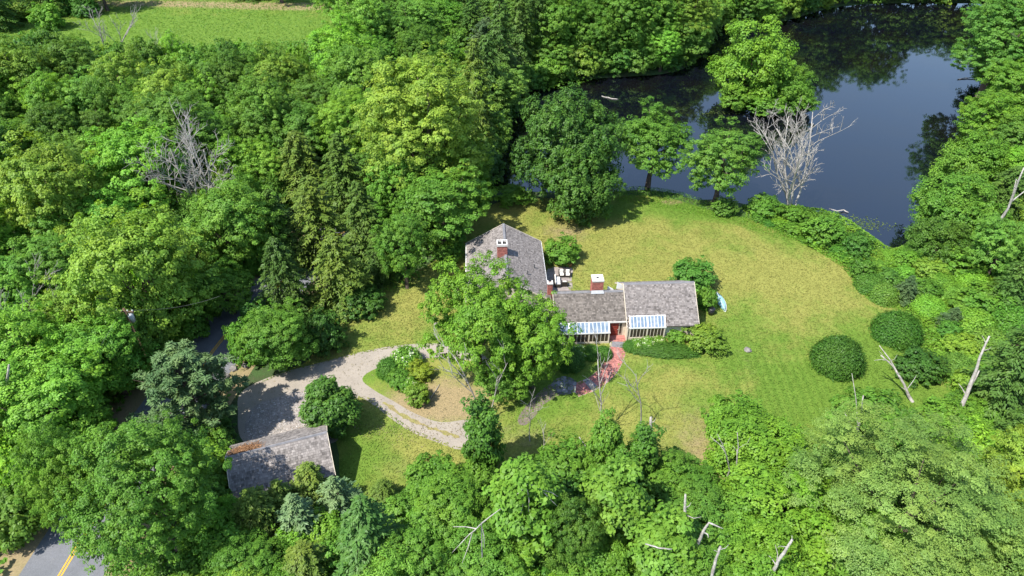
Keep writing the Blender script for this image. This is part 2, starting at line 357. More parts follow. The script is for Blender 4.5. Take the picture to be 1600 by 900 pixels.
sheet('lawn', LAWN, 0.012, M['lawn'], 1.5, dict(a=green, d=dry, s=stripe))
mgreen = blobs([(300, 45, 40, 18, .5), (450, 50, 20, 12, .3), (100, 50, 30, 12, .4)], 0.45)
mdry = blobs([(200, 4, 30, 3, .7), (330, 8, 40, 3.5, .9), (480, 12, 20, 4, .9), (320, 78, 8, 3, .5), (20, 24, 18, 4, .6), (210, 95, 6, 5, .3)], -0.25)
sheet('meadow', MEADOW, 0.016, M['lawn'], 3.0, dict(a=mgreen, d=mdry, s=lambda x, y: x * 0))
# road with verges and a double yellow line
def strip_mesh(name, A, B, z, mat):
    n = len(A); V = [(*p, z) for p in A] + [(*p, z) for p in B]
    return tag(link(name, np_mesh(name, V, np.array([(i, n + i, n + i + 1, i + 1) for i in range(n - 1)]), mat)), kind='structure')
strip_mesh('road_verge', *lin_strip(ROAD_C, 7.6, -6.0), 0.008, M['sand'])
strip_mesh('road', *lin_strip(ROAD_C, 3.5, -3.7), 0.022, M['asphalt'])
strip_mesh('road_marking', *lin_strip(ROAD_C, 0.20, 0.06), 0.027, M['yellow'])
strip_mesh('road_marking', *lin_strip(ROAD_C, -0.06, -0.20), 0.027, M['yellow'])
sheet('driveway', DRIVE, 0.018, M['gravel'])
sheet('coarse_gravel_yard', gpoly([(392, 640), (440, 618), (505, 606), (552, 612), (540, 650), (520, 690), (430, 705), (385, 690)], 4), 0.023, M['cobble'])
sheet('planting_bed', BED, 0.026, M['lawn'], 1.5, dict(a=blobs([(590, 600, 3, 3, .7), (735, 660, 4, 2, .7), (680, 665, 4, 1.5, .6), (750, 600, 4, 4, .3)], 0.05), d=blobs([(700, 615, 6, 4, .75), (640, 635, 4, 2.5, .6), (725, 640, 4, 2.5, .5)], -0.1), s=lambda x, y: x * 0))
sheet('footpath', gpoly([(866, 600), (880, 612), (850, 632), (838, 648), (822, 664), (810, 662), (812, 648), (828, 628), (848, 608)], 4), 0.030, M['earth'])
wp = gpoly([(735, 305), (748, 210), (790, 135), (870, 108), (1040, 90), (1085, 20), (1200, 10), (1290, -8), (1380, -12), (1570, -12), (1585, 60), (1570, 140), (1545, 210), (1520, 290), (1480, 340), (1440, 395), (1395, 412), (1340, 375), (1240, 345), (1130, 330), (1000, 315), (860, 315)], 4)
sheet('pond', wp, -0.42, M['water'])

# ------------------------------------------------------------------ leaf meshes
def unit(v): return v / (np.linalg.norm(v, axis=-1, keepdims=True) + 1e-9)
def leaf_mesh(name, P, Nn, size, mat, rng, asp=0.62, v=None, T=None):
    n = len(P); Nn = unit(Nn)
    t = unit(np.cross(Nn, unit(rng.normal(size=(n, 3)))) if T is None else T - Nn * np.sum(T * Nn, -1, keepdims=True))
    b = np.cross(Nn, t); s = np.asarray(size)[:, None] if np.ndim(size) else np.full((n, 1), size)
    s = s * rng.uniform(0.7, 1.3, (n, 1)) * 0.5
    V = np.stack([P - t * s, P + b * s * asp + Nn * s * 0.22, P + t * s, P - b * s * asp + Nn * s * 0.22], 1).reshape(-1, 3)
    return np_mesh(name, V, np.arange(n * 4).reshape(-1, 4), mat, rng.uniform(0, 1, n) if v is None else v)
def fib(n, rng, jit=0.25):
    i = np.arange(n) + 0.5; z = 1 - 2 * i / n; a = math.pi * (1 + 5 ** 0.5) * i + rng.uniform(0, 6.28)
    return unit(np.stack([np.sqrt(1 - z * z) * np.cos(a), np.sqrt(1 - z * z) * np.sin(a), z], -1) + rng.normal(size=(n, 3)) * jit)
def broad(seed, R, b, H, nl, nsub, nleaf, clump, leaf, mat, flat=0.6, lr=0.42, spread=0.68, up=0.6, bottom=-0.8, trunk_r=None, skip=0.0, asp=0.62, core=0.25):
    """limbs carry lobes, lobes carry leaf clumps"""
    rng = np.random.default_rng(seed); zc = H - b; C = np.array((0, 0, zc)); S = np.array((R, R, b))
    ld = fib(int(nl * 1.35), rng); ld = ld[ld[:, 2] > bottom]
    ld = np.concatenate([ld, [(0, 0, 0.25)]])
    lc = C + ld * S * spread * rng.uniform(0.72, 1.22, (len(ld), 1))
    lrad = (R * lr * rng.uniform(0.7, 1.25, len(ld)))
    if core:
        li = fib(max(6, int(nl * core)), rng); lc = np.concatenate([lc, C + li * S * spread * 0.55]); lrad = np.concatenate([lrad, np.full(len(li), R * lr * 1.15)])
    P = []; Nn = []; v = []
    for c, r in zip(lc, lrad):
        out = unit(c - C)
        q = fib(int(nsub * 1.5), rng, 0.3); q = q[(q @ unit(out * 0.8 + np.array((0, 0, 0.55)))) > -0.35]
        if skip: q = q[rng.uniform(size=len(q)) > skip]
        cc = c + q * r * np.array((1, 1, 0.85)) * rng.uniform(0.62, 1.18, (len(q), 1))
        tone = rng.uniform(0.25, 0.75)
        for k in range(len(cc)):
            m = int(nleaf * rng.uniform(0.7, 1.3)); cs = clump * rng.uniform(0.55, 1.45)
            e = unit(rng.normal(size=(m, 3))); e[:, 2] = np.where(rng.uniform(size=m) < 0.65, np.abs(e[:, 2]), e[:, 2])
            P.append(cc[k] + e * cs * np.array((1, 1, flat)) * rng.uniform(0.25, 1, (m, 1)) ** 0.5)
            Nn.append(np.array((0, 0, up)) + 0.45 * e + 0.35 * q[k] + 0.25 * out + rng.normal(size=(m, 3)) * 0.28)
            v.append(np.clip(tone + rng.normal(size=m) * 0.2 + rng.normal() * 0.12, 0, 1))
    P = np.concatenate(P); Nn = np.concatenate(Nn); v = np.concatenate(v)
    crown = leaf_mesh('crown', P, Nn, np.full(len(P), leaf), mat, rng, asp, v)
    tr = trunk_r or 0.028 * H; mb = MB(); top = zc + b * 0.35
    tp = [(0, 0, -0.3), (0.02 * R, 0, 0.15 * H), (rng.normal() * 0.05 * R, rng.normal() * 0.05 * R, zc * 0.6), (rng.normal() * 0.07 * R, rng.normal() * 0.07 * R, top)]
    mb.tube(tp, [tr * 1.35, tr, tr * 0.8, tr * 0.25], 7)
    for c in lc[rng.permutation(len(lc))[:12]]:
        s = np.array((0, 0, rng.uniform(0.3, 0.8) * zc)); s[2] = min(s[2], c[2] - 0.1 * R)
        mid = (s + c) / 2 + np.array((0, 0, -0.06 * R)); mb.tube([s, mid, c], [tr * 0.5, tr * 0.3, tr * 0.08], 5)
    return dict(parts=[('trunk', mb.mesh('trunk', M['bark'])), ('crown', crown)], R=R, b=b, zc=zc, H=H)
def conifer(seed, R, H, mat, step=0.55, nb=8, droop=0.35, spray=0.55, z0=0.06, power=0.85, dens=1.0, jag=0.25):
    rng = np.random.default_rng(seed); P = []; Nn = []; T = []; v = []; mb = MB()
    mb.tube([(0, 0, -0.3), (0, 0, H * 0.5), (0, 0, H)], [0.02 * H, 0.012 * H, 0.01], 7)
    z = H * z0
    while z < H - 0.25:
        f = (H - z) / H; r = R * f ** power; n = max(4, int(nb * (0.6 + 0.5 * f)))
        a0 = rng.uniform(0, 6.28)
        for k in range(n):
            a = a0 + k * 6.283 / n + rng.normal() * 0.18; L = r * rng.uniform(1 - jag, 1 + jag * 0.6)
            dr = np.array((math.cos(a), math.sin(a), 0)); sd_ = np.array((-dr[1], dr[0], 0))
            rise = 0.30 - 0.25 * f; tone = np.clip(rng.uniform(0.2, 0.8), 0, 1)
            m = max(5, int(L / 0.085 * dens)); t = rng.uniform(0.12, 1, m) ** 0.75
            side = rng.uniform(-1, 1, m) * (1.05 - t) ** 0.6 * (0.32 * L + 0.12)
            zz = z + t * L * rise - droop * L * t ** 2.2 - 0.25 * np.abs(side) + rng.normal(size=m) * 0.05
            P.append(dr * (t * L)[:, None] + sd_ * side[:, None] + np.stack([0 * zz, 0 * zz, zz], -1))
            tt = dr * 0.8 + sd_ * (np.sign(side) * 0.6)[:, None] + np.array((0, 0, -0.25)); T.append(tt + rng.normal(size=(m, 3)) * 0.15)
            Nn.append(np.array((0, 0, 1.0)) + dr * 0.35 + rng.normal(size=(m, 3)) * 0.25)
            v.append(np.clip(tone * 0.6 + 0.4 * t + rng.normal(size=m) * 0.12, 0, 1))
            if k % 3 == 0 and L > 1:
                mb.tube([(0, 0, z), tuple(dr * L * 0.8 + np.array((0, 0, z + L * 0.8 * rise - droop * L * 0.62)))], [0.05, 0.015], 4)
        z += step * rng.uniform(0.75, 1.25) * (0.5 + 0.6 * f)
    P = np.concatenate(P); n = len(P)
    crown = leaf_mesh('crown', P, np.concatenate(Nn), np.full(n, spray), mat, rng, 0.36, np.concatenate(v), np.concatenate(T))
    return dict(parts=[('trunk', mb.mesh('trunk', M['bark'])), ('crown', crown)], R=R, b=H * 0.47, zc=H * 0.53, H=H)
def pine(seed, R, H, mat, tufts=620, z0=0.25, needle=0.55, tr=0.55):
    rng = np.random.default_rng(seed); P = []; Nn = []; T = []; v = []; mb = MB()
    mb.tube([(0, 0, -0.3), (0.2, 0, H * 0.5), (0, 0, H)], [0.022 * H, 0.014 * H, 0.02], 7)
    nb = int(tufts / 9)
    for i in range(nb):
        f = (i + rng.uniform()) / nb; z = H * (z0 + (1 - z0) * f * 0.97); L = R * (1 - f ** 2.0 * 0.82) * (0.55 + 0.45 * min(1, f * 4 + 0.2)) * rng.uniform(0.6, 1.1)
        a = i * 2.4 + rng.normal() * 0.4; dr = np.array((math.cos(a), math.sin(a), 0.0)); sd_ = np.array((-dr[1], dr[0], 0)); rise = 0.12 + 0.5 * f
        mb.tube([(0, 0, z), tuple(dr * L * 0.5 + (0, 0, z + L * 0.5 * rise * 0.6)), tuple(dr * L + (0, 0, z + L * rise))], [0.09, 0.05, 0.015], 4)
        tone = rng.uniform(0.2, 0.8)
        for k in range(9):
            t = rng.uniform(0.35, 1.02); c = dr * t * L + sd_ * rng.normal() * 0.22 * L * (1.15 - t) + np.array((0, 0, z + L * rise * t + rng.normal() * 0.18))
            m = 34; e = unit(rng.normal(size=(m, 3)) + dr * 0.5 + np.array((0, 0, 0.75)))
            P.append(c + e * tr * rng.uniform(0.35, 1.0, (m, 1)) * np.array((1, 1, 0.7))); T.append(e)
            Nn.append(np.array((0, 0, 0.8)) + rng.normal(size=(m, 3)) * 0.5 + e * 0.3); v.append(np.clip(tone + rng.normal(size=m) * 0.18, 0, 1))
    P = np.concatenate(P)
    crown = leaf_mesh('crown', P, np.concatenate(Nn), np.full(len(P), needle), mat, rng, 0.28, np.concatenate(v), np.concatenate(T))
    return dict(parts=[('trunk', mb.mesh('trunk', M['bark'])), ('crown', crown)], R=R, b=H * (1 - z0) * 0.55, zc=H * (1 + z0) / 2, H=H)
def dome(seed, R, H, n, leaf, mat, pw=1.0, cone=False, asp=0.5, rough=0.08, flowers=0):
    """a clipped or naturally tight shrub: a deep shell of sprays over dark stems"""
    rng = np.random.default_rng(seed); q = fib(n, rng, 0.12); q[:, 2] = np.abs(q[:, 2]) * 1.15 - 0.15
    q = unit(q); k = np.maximum(q[:, 2], 0)
    rad = np.ones(n)
    lobes = fib(26, rng); lobes[:, 2] = np.abs(lobes[:, 2])
    rad += rough * (np.max(q @ lobes.T, 1) - 0.9) * 6 + rng.normal(size=n) * rough * 0.5
    rad *= rng.uniform(0.86, 1.03, n)
    if cone: sh = np.stack([q[:, 0] * (1 - 0.55 * k ** 1.0), q[:, 1] * (1 - 0.55 * k), k * 1.0], -1)
    else: sh = q
    P = sh * rad[:, None] * np.array((R, R, H * 0.86)) + np.array((0, 0, H * 0.14)); P[:, 2] = np.maximum(P[:, 2], 0.06)
    Nn = q * 0.9 + np.array((0, 0, 0.45)) + rng.normal(size=(n, 3)) * 0.4
    T = q + np.array((0, 0, 0.6)) + rng.normal(size=(n, 3)) * 0.5
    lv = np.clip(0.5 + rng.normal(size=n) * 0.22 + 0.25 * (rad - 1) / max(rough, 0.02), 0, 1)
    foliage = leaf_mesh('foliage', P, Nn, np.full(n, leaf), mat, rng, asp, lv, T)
    mb = MB()
    for i in range(7):
        a = i * 0.9; mb.tube([(0.1 * R * math.cos(a), 0.1 * R * math.sin(a), -0.1), (0.5 * R * math.cos(a), 0.5 * R * math.sin(a), H * (0.4 + 0.06 * i))], [0.05, 0.02], 5)
    parts = [('stem', mb.mesh('stem', M['bark'])), ('foliage', foliage)]
    if flowers:
        qs = q[q[:, 2] > 0.2]; qs = qs[rng.permutation(len(qs))[:flowers]]
        PP = np.repeat(qs * np.array((R, R, H * 0.86)) * 1.03 + np.array((0, 0, H * 0.14)), 9, 0) + rng.normal(size=(len(qs) * 9, 3)) * 0.09
        fl = leaf_mesh('blossom', PP, np.repeat(qs, 9, 0) + (0, 0, 0.6) + rng.normal(size=PP.shape) * 0.4, np.full(len(PP), 0.17), M['petal'], rng, 0.8)
        parts.append(('blossom', fl))
    return dict(parts=parts, R=R, b=H * 0.5, zc=H * 0.5, H=H)
def dead(seed, H, spread, trunk=0.16, levels=4, forks=1, kids=(5, 4, 3, 2), first=0.22, up=0.55, shrink=0.55, crook=0.12):
    rng = np.random.default_rng(seed); mb = MB()
    def grow(p, d, L, r, lev):
        n = 4; pts = [p]; q = np.array(p, float); dd = np.array(d, float)
        for i in range(n):
            dd = unit(dd + rng.normal(size=3) * crook + np.array((0, 0, 0.06))); q = q + dd * L / n; pts.append(q.copy())
        rad = [r * (1 - 0.8 * i / n) + 0.006 for i in range(n + 1)]
        mb.tube([tuple(x) for x in pts], rad, 6 if lev == 0 else 4, rng.uniform(0.3, 0.8), lev == 0)
        if lev + 1 < levels:
            for k in range(kids[lev]):
                t = first + (1 - first) * (k + rng.uniform(0.2, 0.8)) / kids[lev]; t = min(t, 0.97); i = min(int(t * n), n - 1); base = pts[i] + (pts[i + 1] - pts[i]) * (t * n - i)
                a = rng.uniform(0, 6.28); side = unit(np.cross(dd, (math.cos(a), math.sin(a), 0.3)))
                nd = unit(side * spread + unit(d) * up + np.array((0, 0, 0.25)))
                grow(base, nd, L * shrink * rng.uniform(0.7, 1.2) * (1.15 - 0.5 * t), r * (1 - 0.75 * t) * 0.62 + 0.006, lev + 1)
    for f in range(forks):
        a = f * 6.283 / forks + 0.4; grow(np.array((0, 0, -0.2)), unit(np.array((math.cos(a) * (0.22 if forks > 1 else 0.04), math.sin(a) * (0.22 if forks > 1 else 0.04), 1))), H * (0.85 if forks > 1 else 0.9), trunk, 0)
    me = mb.mesh('branches', M['dead'])
    return dict(parts=[('branches', me)], R=H * 0.35, b=H * 0.5, zc=H * 0.5, H=H)

PR = {}
for k, s in (('maple', 11), ('maple_b', 12), ('maple_c', 13)):
    PR[k] = [broad(s, 5.0, 5.2, 12.3, 26, 16, 58, 0.52, 0.24, M['leaf'], lr=0.37, spread=0.72)]
PR['maple'] += PR.pop('maple_b') + PR.pop('maple_c')
PR['maple'].append(broad(14, 5.0, 5.8, 13.2, 30, 13, 56, 0.50, 0.24, M['leaf'], lr=0.34, spread=0.74))
PR['big'] = [broad(21, 8.5, 9.5, 22, 58, 16, 60, 0.62, 0.29, M['leaf'], lr=0.28, spread=0.78, core=0.5), broad(22, 8.5, 6.8, 17, 46, 16, 66, 0.60, 0.27, M['leaf'], lr=0.29, spread=0.77, flat=0.7, core=0.4)]
PR['dense'] = [broad(31, 6.5, 6.1, 12.5, 60, 18, 34, 0.40, 0.27, M['leaf_deep'], lr=0.24, spread=0.82, flat=1.0, bottom=-0.92), broad(32, 5.5, 5.2, 10.6, 48, 18, 34, 0.40, 0.27, M['leaf_deep'], lr=0.25, spread=0.82, flat=1.0, bottom=-0.92)]
PR['light'] = [broad(41, 7.0, 5.0, 13, 38, 11, 62, 0.62, 0.28, M['leaf'], lr=0.24, spread=0.82, flat=0.6, skip=0.05, core=0.5), broad(42, 6.0, 4.6, 12, 32, 11, 60, 0.60, 0.28, M['leaf'], lr=0.26, spread=0.80, flat=0.6, skip=0.05, core=0.5)]
PR['airy'] = [broad(51, 11, 7.5, 17, 70, 13, 96, 0.80, 0.22, M['leaf'], lr=0.19, spread=0.84, flat=0.38, skip=0.08, up=0.9, asp=0.45, core=0.35)]
PR['hemlock'] = [conifer(61, 5.2, 16, M['needle'], 0.58, 9, 0.32, 0.52, power=.6, jag=.35, dens=1.3), conifer(62, 4.8, 17, M['needle'], 0.58, 9, 0.30, 0.52, power=.6, jag=.35, dens=1.3), conifer(63, 5.4, 14, M['needle'], 0.55, 10, 0.40, 0.52, power=.55, jag=0.45, dens=1.3)]
PR['spruce'] = [conifer(71, 3.6, 10, M['pine'], 0.5, 8, 0.15, 0.42, dens=1.3), conifer(72, 3.4, 9, M['pine'], 0.5, 9, 0.1, 0.40, dens=1.3, jag=0.4)]
PR['pine'] = [pine(81, 6.5, 17, M['pine'], 640), pine(82, 5.5, 16, M['pine'], 520)]
PR['bush'] = [broad(91, 2.6, 1.7, 3.2, 16, 9, 30, 0.40, 0.27, M['leaf'], lr=0.40, bottom=-0.9, trunk_r=0.07), broad(92, 2.4, 1.9, 3.6, 18, 8, 30, 0.36, 0.25, M['leaf'], lr=0.36, bottom=-0.9, trunk_r=0.07), broad(93, 2.6, 1.6, 3.0, 18, 9, 32, 0.36, 0.25, M['leaf_deep'], lr=0.38, bottom=-0.9, trunk_r=0.07)]
PR['vine'] = [broad(101, 4.6, 3.6, 6.4, 40, 14, 36, 0.48, 0.24, M['leaf'], lr=0.27, spread=0.76, flat=0.8, bottom=-0.9), broad(102, 4.2, 4.0, 7.2, 38, 14, 36, 0.48, 0.24, M['leaf'], lr=0.25, spread=0.80, flat=0.8, bottom=-0.9)]
PR['vine_pillar'] = [broad(111, 1.7, 4.4, 8.6, 42, 8, 24, 0.36, 0.28, M['leaf_deep'], lr=0.42, spread=0.85, flat=0.9, bottom=-0.97, trunk_r=0.22), broad(112, 1.6, 4.0, 7.8, 38, 8, 24, 0.36, 0.28, M['leaf'], lr=0.42, spread=0.85, flat=0.9, bottom=-0.97, trunk_r=0.22)]
PR['yew'] = [dome(121, 3.0, 2.7, 17000, 0.30, M['leaf_deep'], rough=0.15, asp=.35), dome(122, 3.0, 2.7, 17000, 0.30, M['leaf_deep'], rough=0.16, asp=.35)]
PR['loose'] = [dome(131, 2.2, 2.0, 9000, 0.26, M['leaf'], rough=0.2), dome(132, 2.2, 2.2, 9000, 0.26, M['leaf_deep'], rough=0.2)]
PR['flowering'] = [dome(135, 1.4, 1.5, 4500, 0.22, M['leaf'], rough=0.2, flowers=60)]
PR['holly'] = [broad(141, 2.5, 3.0, 6.1, 46, 12, 24, 0.36, 0.28, M['leaf_deep'], lr=0.26, spread=0.80, flat=1.1, bottom=-0.97, trunk_r=0.1)]
PR['dead'] = [dead(151, 14, 0.85, 0.17, 4, 3, (8, 6, 4, 2), 0.25, 0.65, 0.5), dead(152, 13, 0.8, 0.13, 4, 6, (7, 5, 4, 2), 0.2, 0.75, 0.42), dead(153, 9, 0.5, 0.12, 4, 2, (6, 5, 3, 2), 0.3, 0.9)]
PR['sapling'] = [dead(161, 7, 0.45, 0.06, 3, 1, (5, 3, 2), 0.42, 0.9, 0.5), dead(162, 7, 0.55, 0.06, 3, 1, (5, 4, 2), 0.4, 0.8, 0.5), dead(163, 7, 0.4, 0.06, 3, 1, (4, 3, 2), 0.35, 0.9, 0.5)]

# ------------------------------------------------------------------ planting
PLANTED = []      # (px, py, rpx, object)
prng = random.Random(5)
FULL = {'maple': 'maple_tree', 'big': 'broadleaf_tree', 'dense': 'round_tree', 'light': 'locust_tree', 'airy': 'broadleaf_tree', 'hemlock': 'hemlock_tree', 'spruce': 'spruce_tree', 'pine': 'pine_tree', 'bush': 'bush', 'vine': 'vine_thicket', 'vine_pillar': 'vine_covered_trunk', 'yew': 'yew_shrub', 'loose': 'shrub', 'flowering': 'flowering_shrub', 'holly': 'holly_tree', 'dead': 'dead_tree', 'sapling': 'bare_sapling'}
CATS = {'bush': 'bush', 'vine': 'thicket', 'yew': 'shrub', 'loose': 'shrub', 'flowering': 'shrub'}
def place(kind, x, y, sx, sz, label, tint=(1, 1, 1), var=None, rz=None, group=None, tilt=(0, 0), cat=None, z=0.0):
    p = PR[kind][prng.randrange(len(PR[kind])) if var is None else var]
    o = thing(FULL[kind], label, cat or CATS.get(kind, 'tree'), (x, y, z), prng.uniform(0, 6.28) if rz is None else rz, group)
    o.rotation_euler = (Matrix.Rotation(tilt[1], 3, 'Y') @ Matrix.Rotation(o.rotation_euler[2], 3, 'Z')).to_euler(); o.scale = (sx, sx, sz)
    for nm, me in p['parts']:
        c = link(nm, me, o); c.color = (*tint, 1)
    return o
def plant(kind, px, py, rx, ry=None, label=None, tint=(1, 1, 1), var=None, **k):
    """crown seen at (px, py) with half widths rx, ry in survey pixels"""
    if var is None: var = prng.randrange(len(PR[kind]))
    p = PR[kind][var]
    zc = p['zc']
    for _ in range(6):
        x, y = G(px, py, zc); dep = PJ(x, y, zc)[2]; r = rx * dep / FPX; s = r / p['R']
        if ry:
            dp = math.atan2(CAM_H - zc, math.hypot(x, y)); q = ry * dep / FPX
            b = math.sqrt(max(q * q - (r * math.sin(dp)) ** 2, (0.45 * r) ** 2)) / math.cos(dp); sz = b / p['b']
        else: sz = s
        zc = p['zc'] * sz
    o = place(kind, x, y, s, sz, label, tint, var, **k)
    PLANTED.append((px, py, rx, o)); return o
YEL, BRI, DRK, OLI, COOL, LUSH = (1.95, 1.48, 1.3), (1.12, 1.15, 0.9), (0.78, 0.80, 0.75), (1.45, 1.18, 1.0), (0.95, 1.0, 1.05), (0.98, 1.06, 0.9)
LIME = (1.28, 1.26, 0.85)

# trees one can point to
plant('big', 660, 195, 98, 116, 'towering yellow-green tree, the tallest crown in the woods left of the pond', YEL, 0)
plant('maple', 690, 318, 72, 70, 'greener crown directly in front of the towering yellow-green tree', LUSH, 3)
plant('dense', 886, 232, 78, 90, 'big dark rounded tree at the pond edge behind the grey roofed wing', (.95, .92, .82), 0)
plant('dense', 908, 283, 58, 62, 'second dark rounded tree, standing in front of the bigger one on the lawn', (1.08, 1.0, .88), 1)
plant('maple', 1022, 222, 56, 58, 'spreading green tree with a pale bare trunk standing alone on the pond bank', LUSH, 0)
plant('maple', 1130, 250, 54, 62, 'green tree at the waterside just left of the silvery leafless tree', (1, 1.05, 1), 3)
plant('vine', 1174, 103, 60, 66, 'lime green tree rising from the small islet in the pond', LIME, 1)
plant('vine', 1232, 140, 38, 34, 'lower round tree at the right end of the pond islet', BRI, 0)
plant('maple', 628, 380, 40, 62, 'fresh green tree at the edge of the lawn below the towering yellow-green tree', LUSH, 3)
plant('hemlock', 492, 338, 64, 70, 'largest dark hemlock above the bend of the driveway', OLI, 0)
plant('hemlock', 470, 262, 56, 62, 'hemlock right behind the largest hemlock', OLI, 2)
plant('hemlock', 535, 272, 52, 66, 'hemlock between the largest hemlock and the towering yellow-green tree', (1.1, 1.02, .9), 1)
plant('hemlock', 566, 345, 50, 66, 'hemlock against the fresh green tree at the lawn edge', (1.1, 1, .9), 1)
plant('hemlock', 432, 352, 46, 62, 'hemlock left of the largest hemlock in the woods', (1, 1, .9), 0)
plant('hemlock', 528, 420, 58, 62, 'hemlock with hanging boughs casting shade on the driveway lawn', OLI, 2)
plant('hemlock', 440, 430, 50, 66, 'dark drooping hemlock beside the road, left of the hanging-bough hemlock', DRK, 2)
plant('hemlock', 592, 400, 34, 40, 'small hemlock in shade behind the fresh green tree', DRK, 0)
plant('maple', 430, 525, 52, 52, 'rounded green tree on the corner between road and driveway lawn', LUSH, 1)
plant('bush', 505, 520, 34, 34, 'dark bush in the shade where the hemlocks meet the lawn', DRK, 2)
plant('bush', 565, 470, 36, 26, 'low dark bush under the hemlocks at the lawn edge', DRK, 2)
plant('maple', 352, 446, 42, 42, 'tree closing the view of the road above the road gap', BRI, 0)
plant('bush', 404, 500, 30, 30, 'tree at the right rim of the road gap', LUSH, 2)
plant('bush', 292, 505, 34, 32, 'tree at the left rim of the road gap', BRI, 1)
plant('pine', 290, 606, 98, 84, 'broad blue-green pine overhanging the driveway entrance', (1.1, 1.1, 1.0), 0)
plant('big', 230, 762, 112, 114, 'huge dense maple hiding the road beside the shingled garage', LUSH, 1)
plant('big', 108, 748, 66, 88, 'paler tree leaning over the road at the left of the huge maple', BRI, 1)
plant('light', 745, 492, 84, 84, 'big light green locust tree in front of the house', LIME, 0)
plant('light', 832, 530, 64, 66, 'right hand locust tree overlapping the left glass sunroom', LIME, 1)
plant('light', 792, 582, 46, 38, 'lowest locust crown above the brick walk end', BRI, 1)
place('holly', *G(524, 668), 1.0, 1.02, 'dark cone shaped holly between the driveway and the garage', (1.05, 1.0, .95), 0)
plant('bush', 878, 393, 29, 24, 'bushy green shrub on the patio corner behind the house', LUSH, 1)
plant('bush', 1083, 430, 33, 27, 'tall fine-leaved shrub behind the right gable of the house', (0.8, .98, 1.0), 1)
plant('bush', 1105, 468, 17, 18, 'small bush between the house gable and the upturned canoe', LUSH, 0)
plant('bush', 1101, 529, 31, 25, 'olive shrub with layered twigs at the front right corner of the house', OLI, 0)
plant('bush', 1058, 524, 17, 13, 'light green bush under the right eave beside the sunroom', BRI, 0)
place('yew', *G(1305, 570), .84, 1.2, 'clipped yew dome standing alone on the open lawn', (.82, .85, .78), 0)
place('yew', *G(1398, 525), .82, 1.05, 'clipped yew dome nearest the tangled pond bank', (.85, .95, .8), 1)
plant('bush', 1437, 571, 36, 24, 'loose dark shrub behind the leaning bare trunks', DRK, 2)
plant('hemlock', 1592, 560, 62, 88, 'large dark hemlock at the right edge above the pale snag', COOL, 0)
plant('hemlock', 1630, 650, 50, 65, 'hemlock half cut off by the right frame edge below the large one', COOL, 1)
plant('hemlock', 1590, 440, 42, 52, 'dark hemlock at the right edge above the large one', COOL, 1)
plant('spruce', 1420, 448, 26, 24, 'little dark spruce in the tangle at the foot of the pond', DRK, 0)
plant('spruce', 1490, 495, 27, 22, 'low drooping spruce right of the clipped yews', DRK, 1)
plant('big', 1572, 55, 66, 74, 'broad deep green tree overhanging the far right of the pond', (0.9, 1.05, 1.1), 0)
plant('maple', 1585, 140, 46, 50, 'bright rounded tree on the right shore below the broad deep green one', BRI, 2)
plant('maple', 1548, 185, 48, 46, 'bright leafy tree leaning over the right shore', LIME, 0)
plant('vine', 1520, 258, 54, 46, 'sunlit vine mass on the right shore beside the narrow water', BRI, 0)
plant('vine', 1490, 322, 56, 50, 'vine covered thicket jutting into the lower right of the pond', LUSH, 1)
plant('vine', 1465, 378, 44, 40, 'dark lower thicket where the pond ends', DRK, 0)
plant('hemlock', 1575, 300, 48, 46, 'hemlock behind the vine masses on the right shore', (1, 1, 1), 2)
plant('bush', 1540, 350, 34, 34, 'bush left of the leaning bleached trunk on the right shore', LUSH, 0)
plant('bush', 1516, 412, 40, 26, 'light bush at the foot of the leaning bleached trunk', BRI, 1)
plant('maple', 1590, 220, 40, 44, 'tree behind the sunlit vine mass at the right edge', (1, 1, 1), 1)
plant('bush', 1285, 358, 33, 26, 'rounded bush on the bank below the silvery leafless tree', LUSH, 1)
plant('bush', 1195, 322, 26, 18, 'low bush left of the silvery leafless tree', LUSH, 0)
plant('bush', 1133, 322, 21, 15, 'small bush at the foot of the waterside tree', (1, 1, 1), 1)
plant('bush', 1150, 152, 26, 20, 'bush at the left tip of the pond islet', BRI, 0)
plant('bush', 1200, 162, 30, 18, 'bush on the near side of the pond islet', LUSH, 1)
plant('bush', 1250, 158, 24, 18, 'bush at the right tip of the pond islet', LUSH, 0)
plant('bush', 1240, 335, 20, 16, 'bush hiding the foot of the silvery leafless tree', BRI, 0)
plant('bush', 1545, 470, 40, 28, 'sunny bush between the right edge hemlocks', LUSH, 1)
plant('bush', 700, 392, 26, 18, 'leafy bush at the left corner of the house wing', LUSH, 0)
plant('bush', 800, 305, 26, 18, 'bright bush at the left end of the pond beside the dark tree', BRI, 0)
# near belt along the bottom of the photograph
plant('airy', 1432, 790, 168, 135, 'wide feathery tree filling the lower right corner', (1.6, 1.28, 1.9), 0)
plant('light', 1600, 730, 52, 66, 'yellowing tree at the right edge behind the feathery tree', YEL, 1)
plant('light', 1610, 850, 52, 66, 'yellowing tree at the bottom right edge', YEL, 0)
plant('vine', 1188, 705, 82, 66, 'dense vine thicket at the lower lawn edge', LIME, 0)
plant('vine', 1215, 800, 96, 80, 'largest vine thicket below the lawn, left of the feathery tree', LIME, 1)
plant('vine', 1172, 890, 90, 66, 'vine thicket cut off by the bottom edge under the largest one', LIME, 0)
plant('bush', 1150, 655, 46, 28, 'light green bush on the lower lawn edge above the dense vine thicket', BRI, 1)
plant('bush', 1362, 655, 58, 36, 'spreading bush behind the broken forked snag', LUSH, 0)
plant('bush', 1480, 660, 46, 26, 'leafy bush at the foot of the tall pale snag', BRI, 1)
plant('bush', 1320, 715, 40, 34, 'bush tucked between the feathery tree and the vine thicket', LUSH, 1)
plant('vine_pillar', 754, 685, 25, 64, 'dark vine covered trunk at the lower end of the driveway loop', (1.15, 1.12, .9), 0)
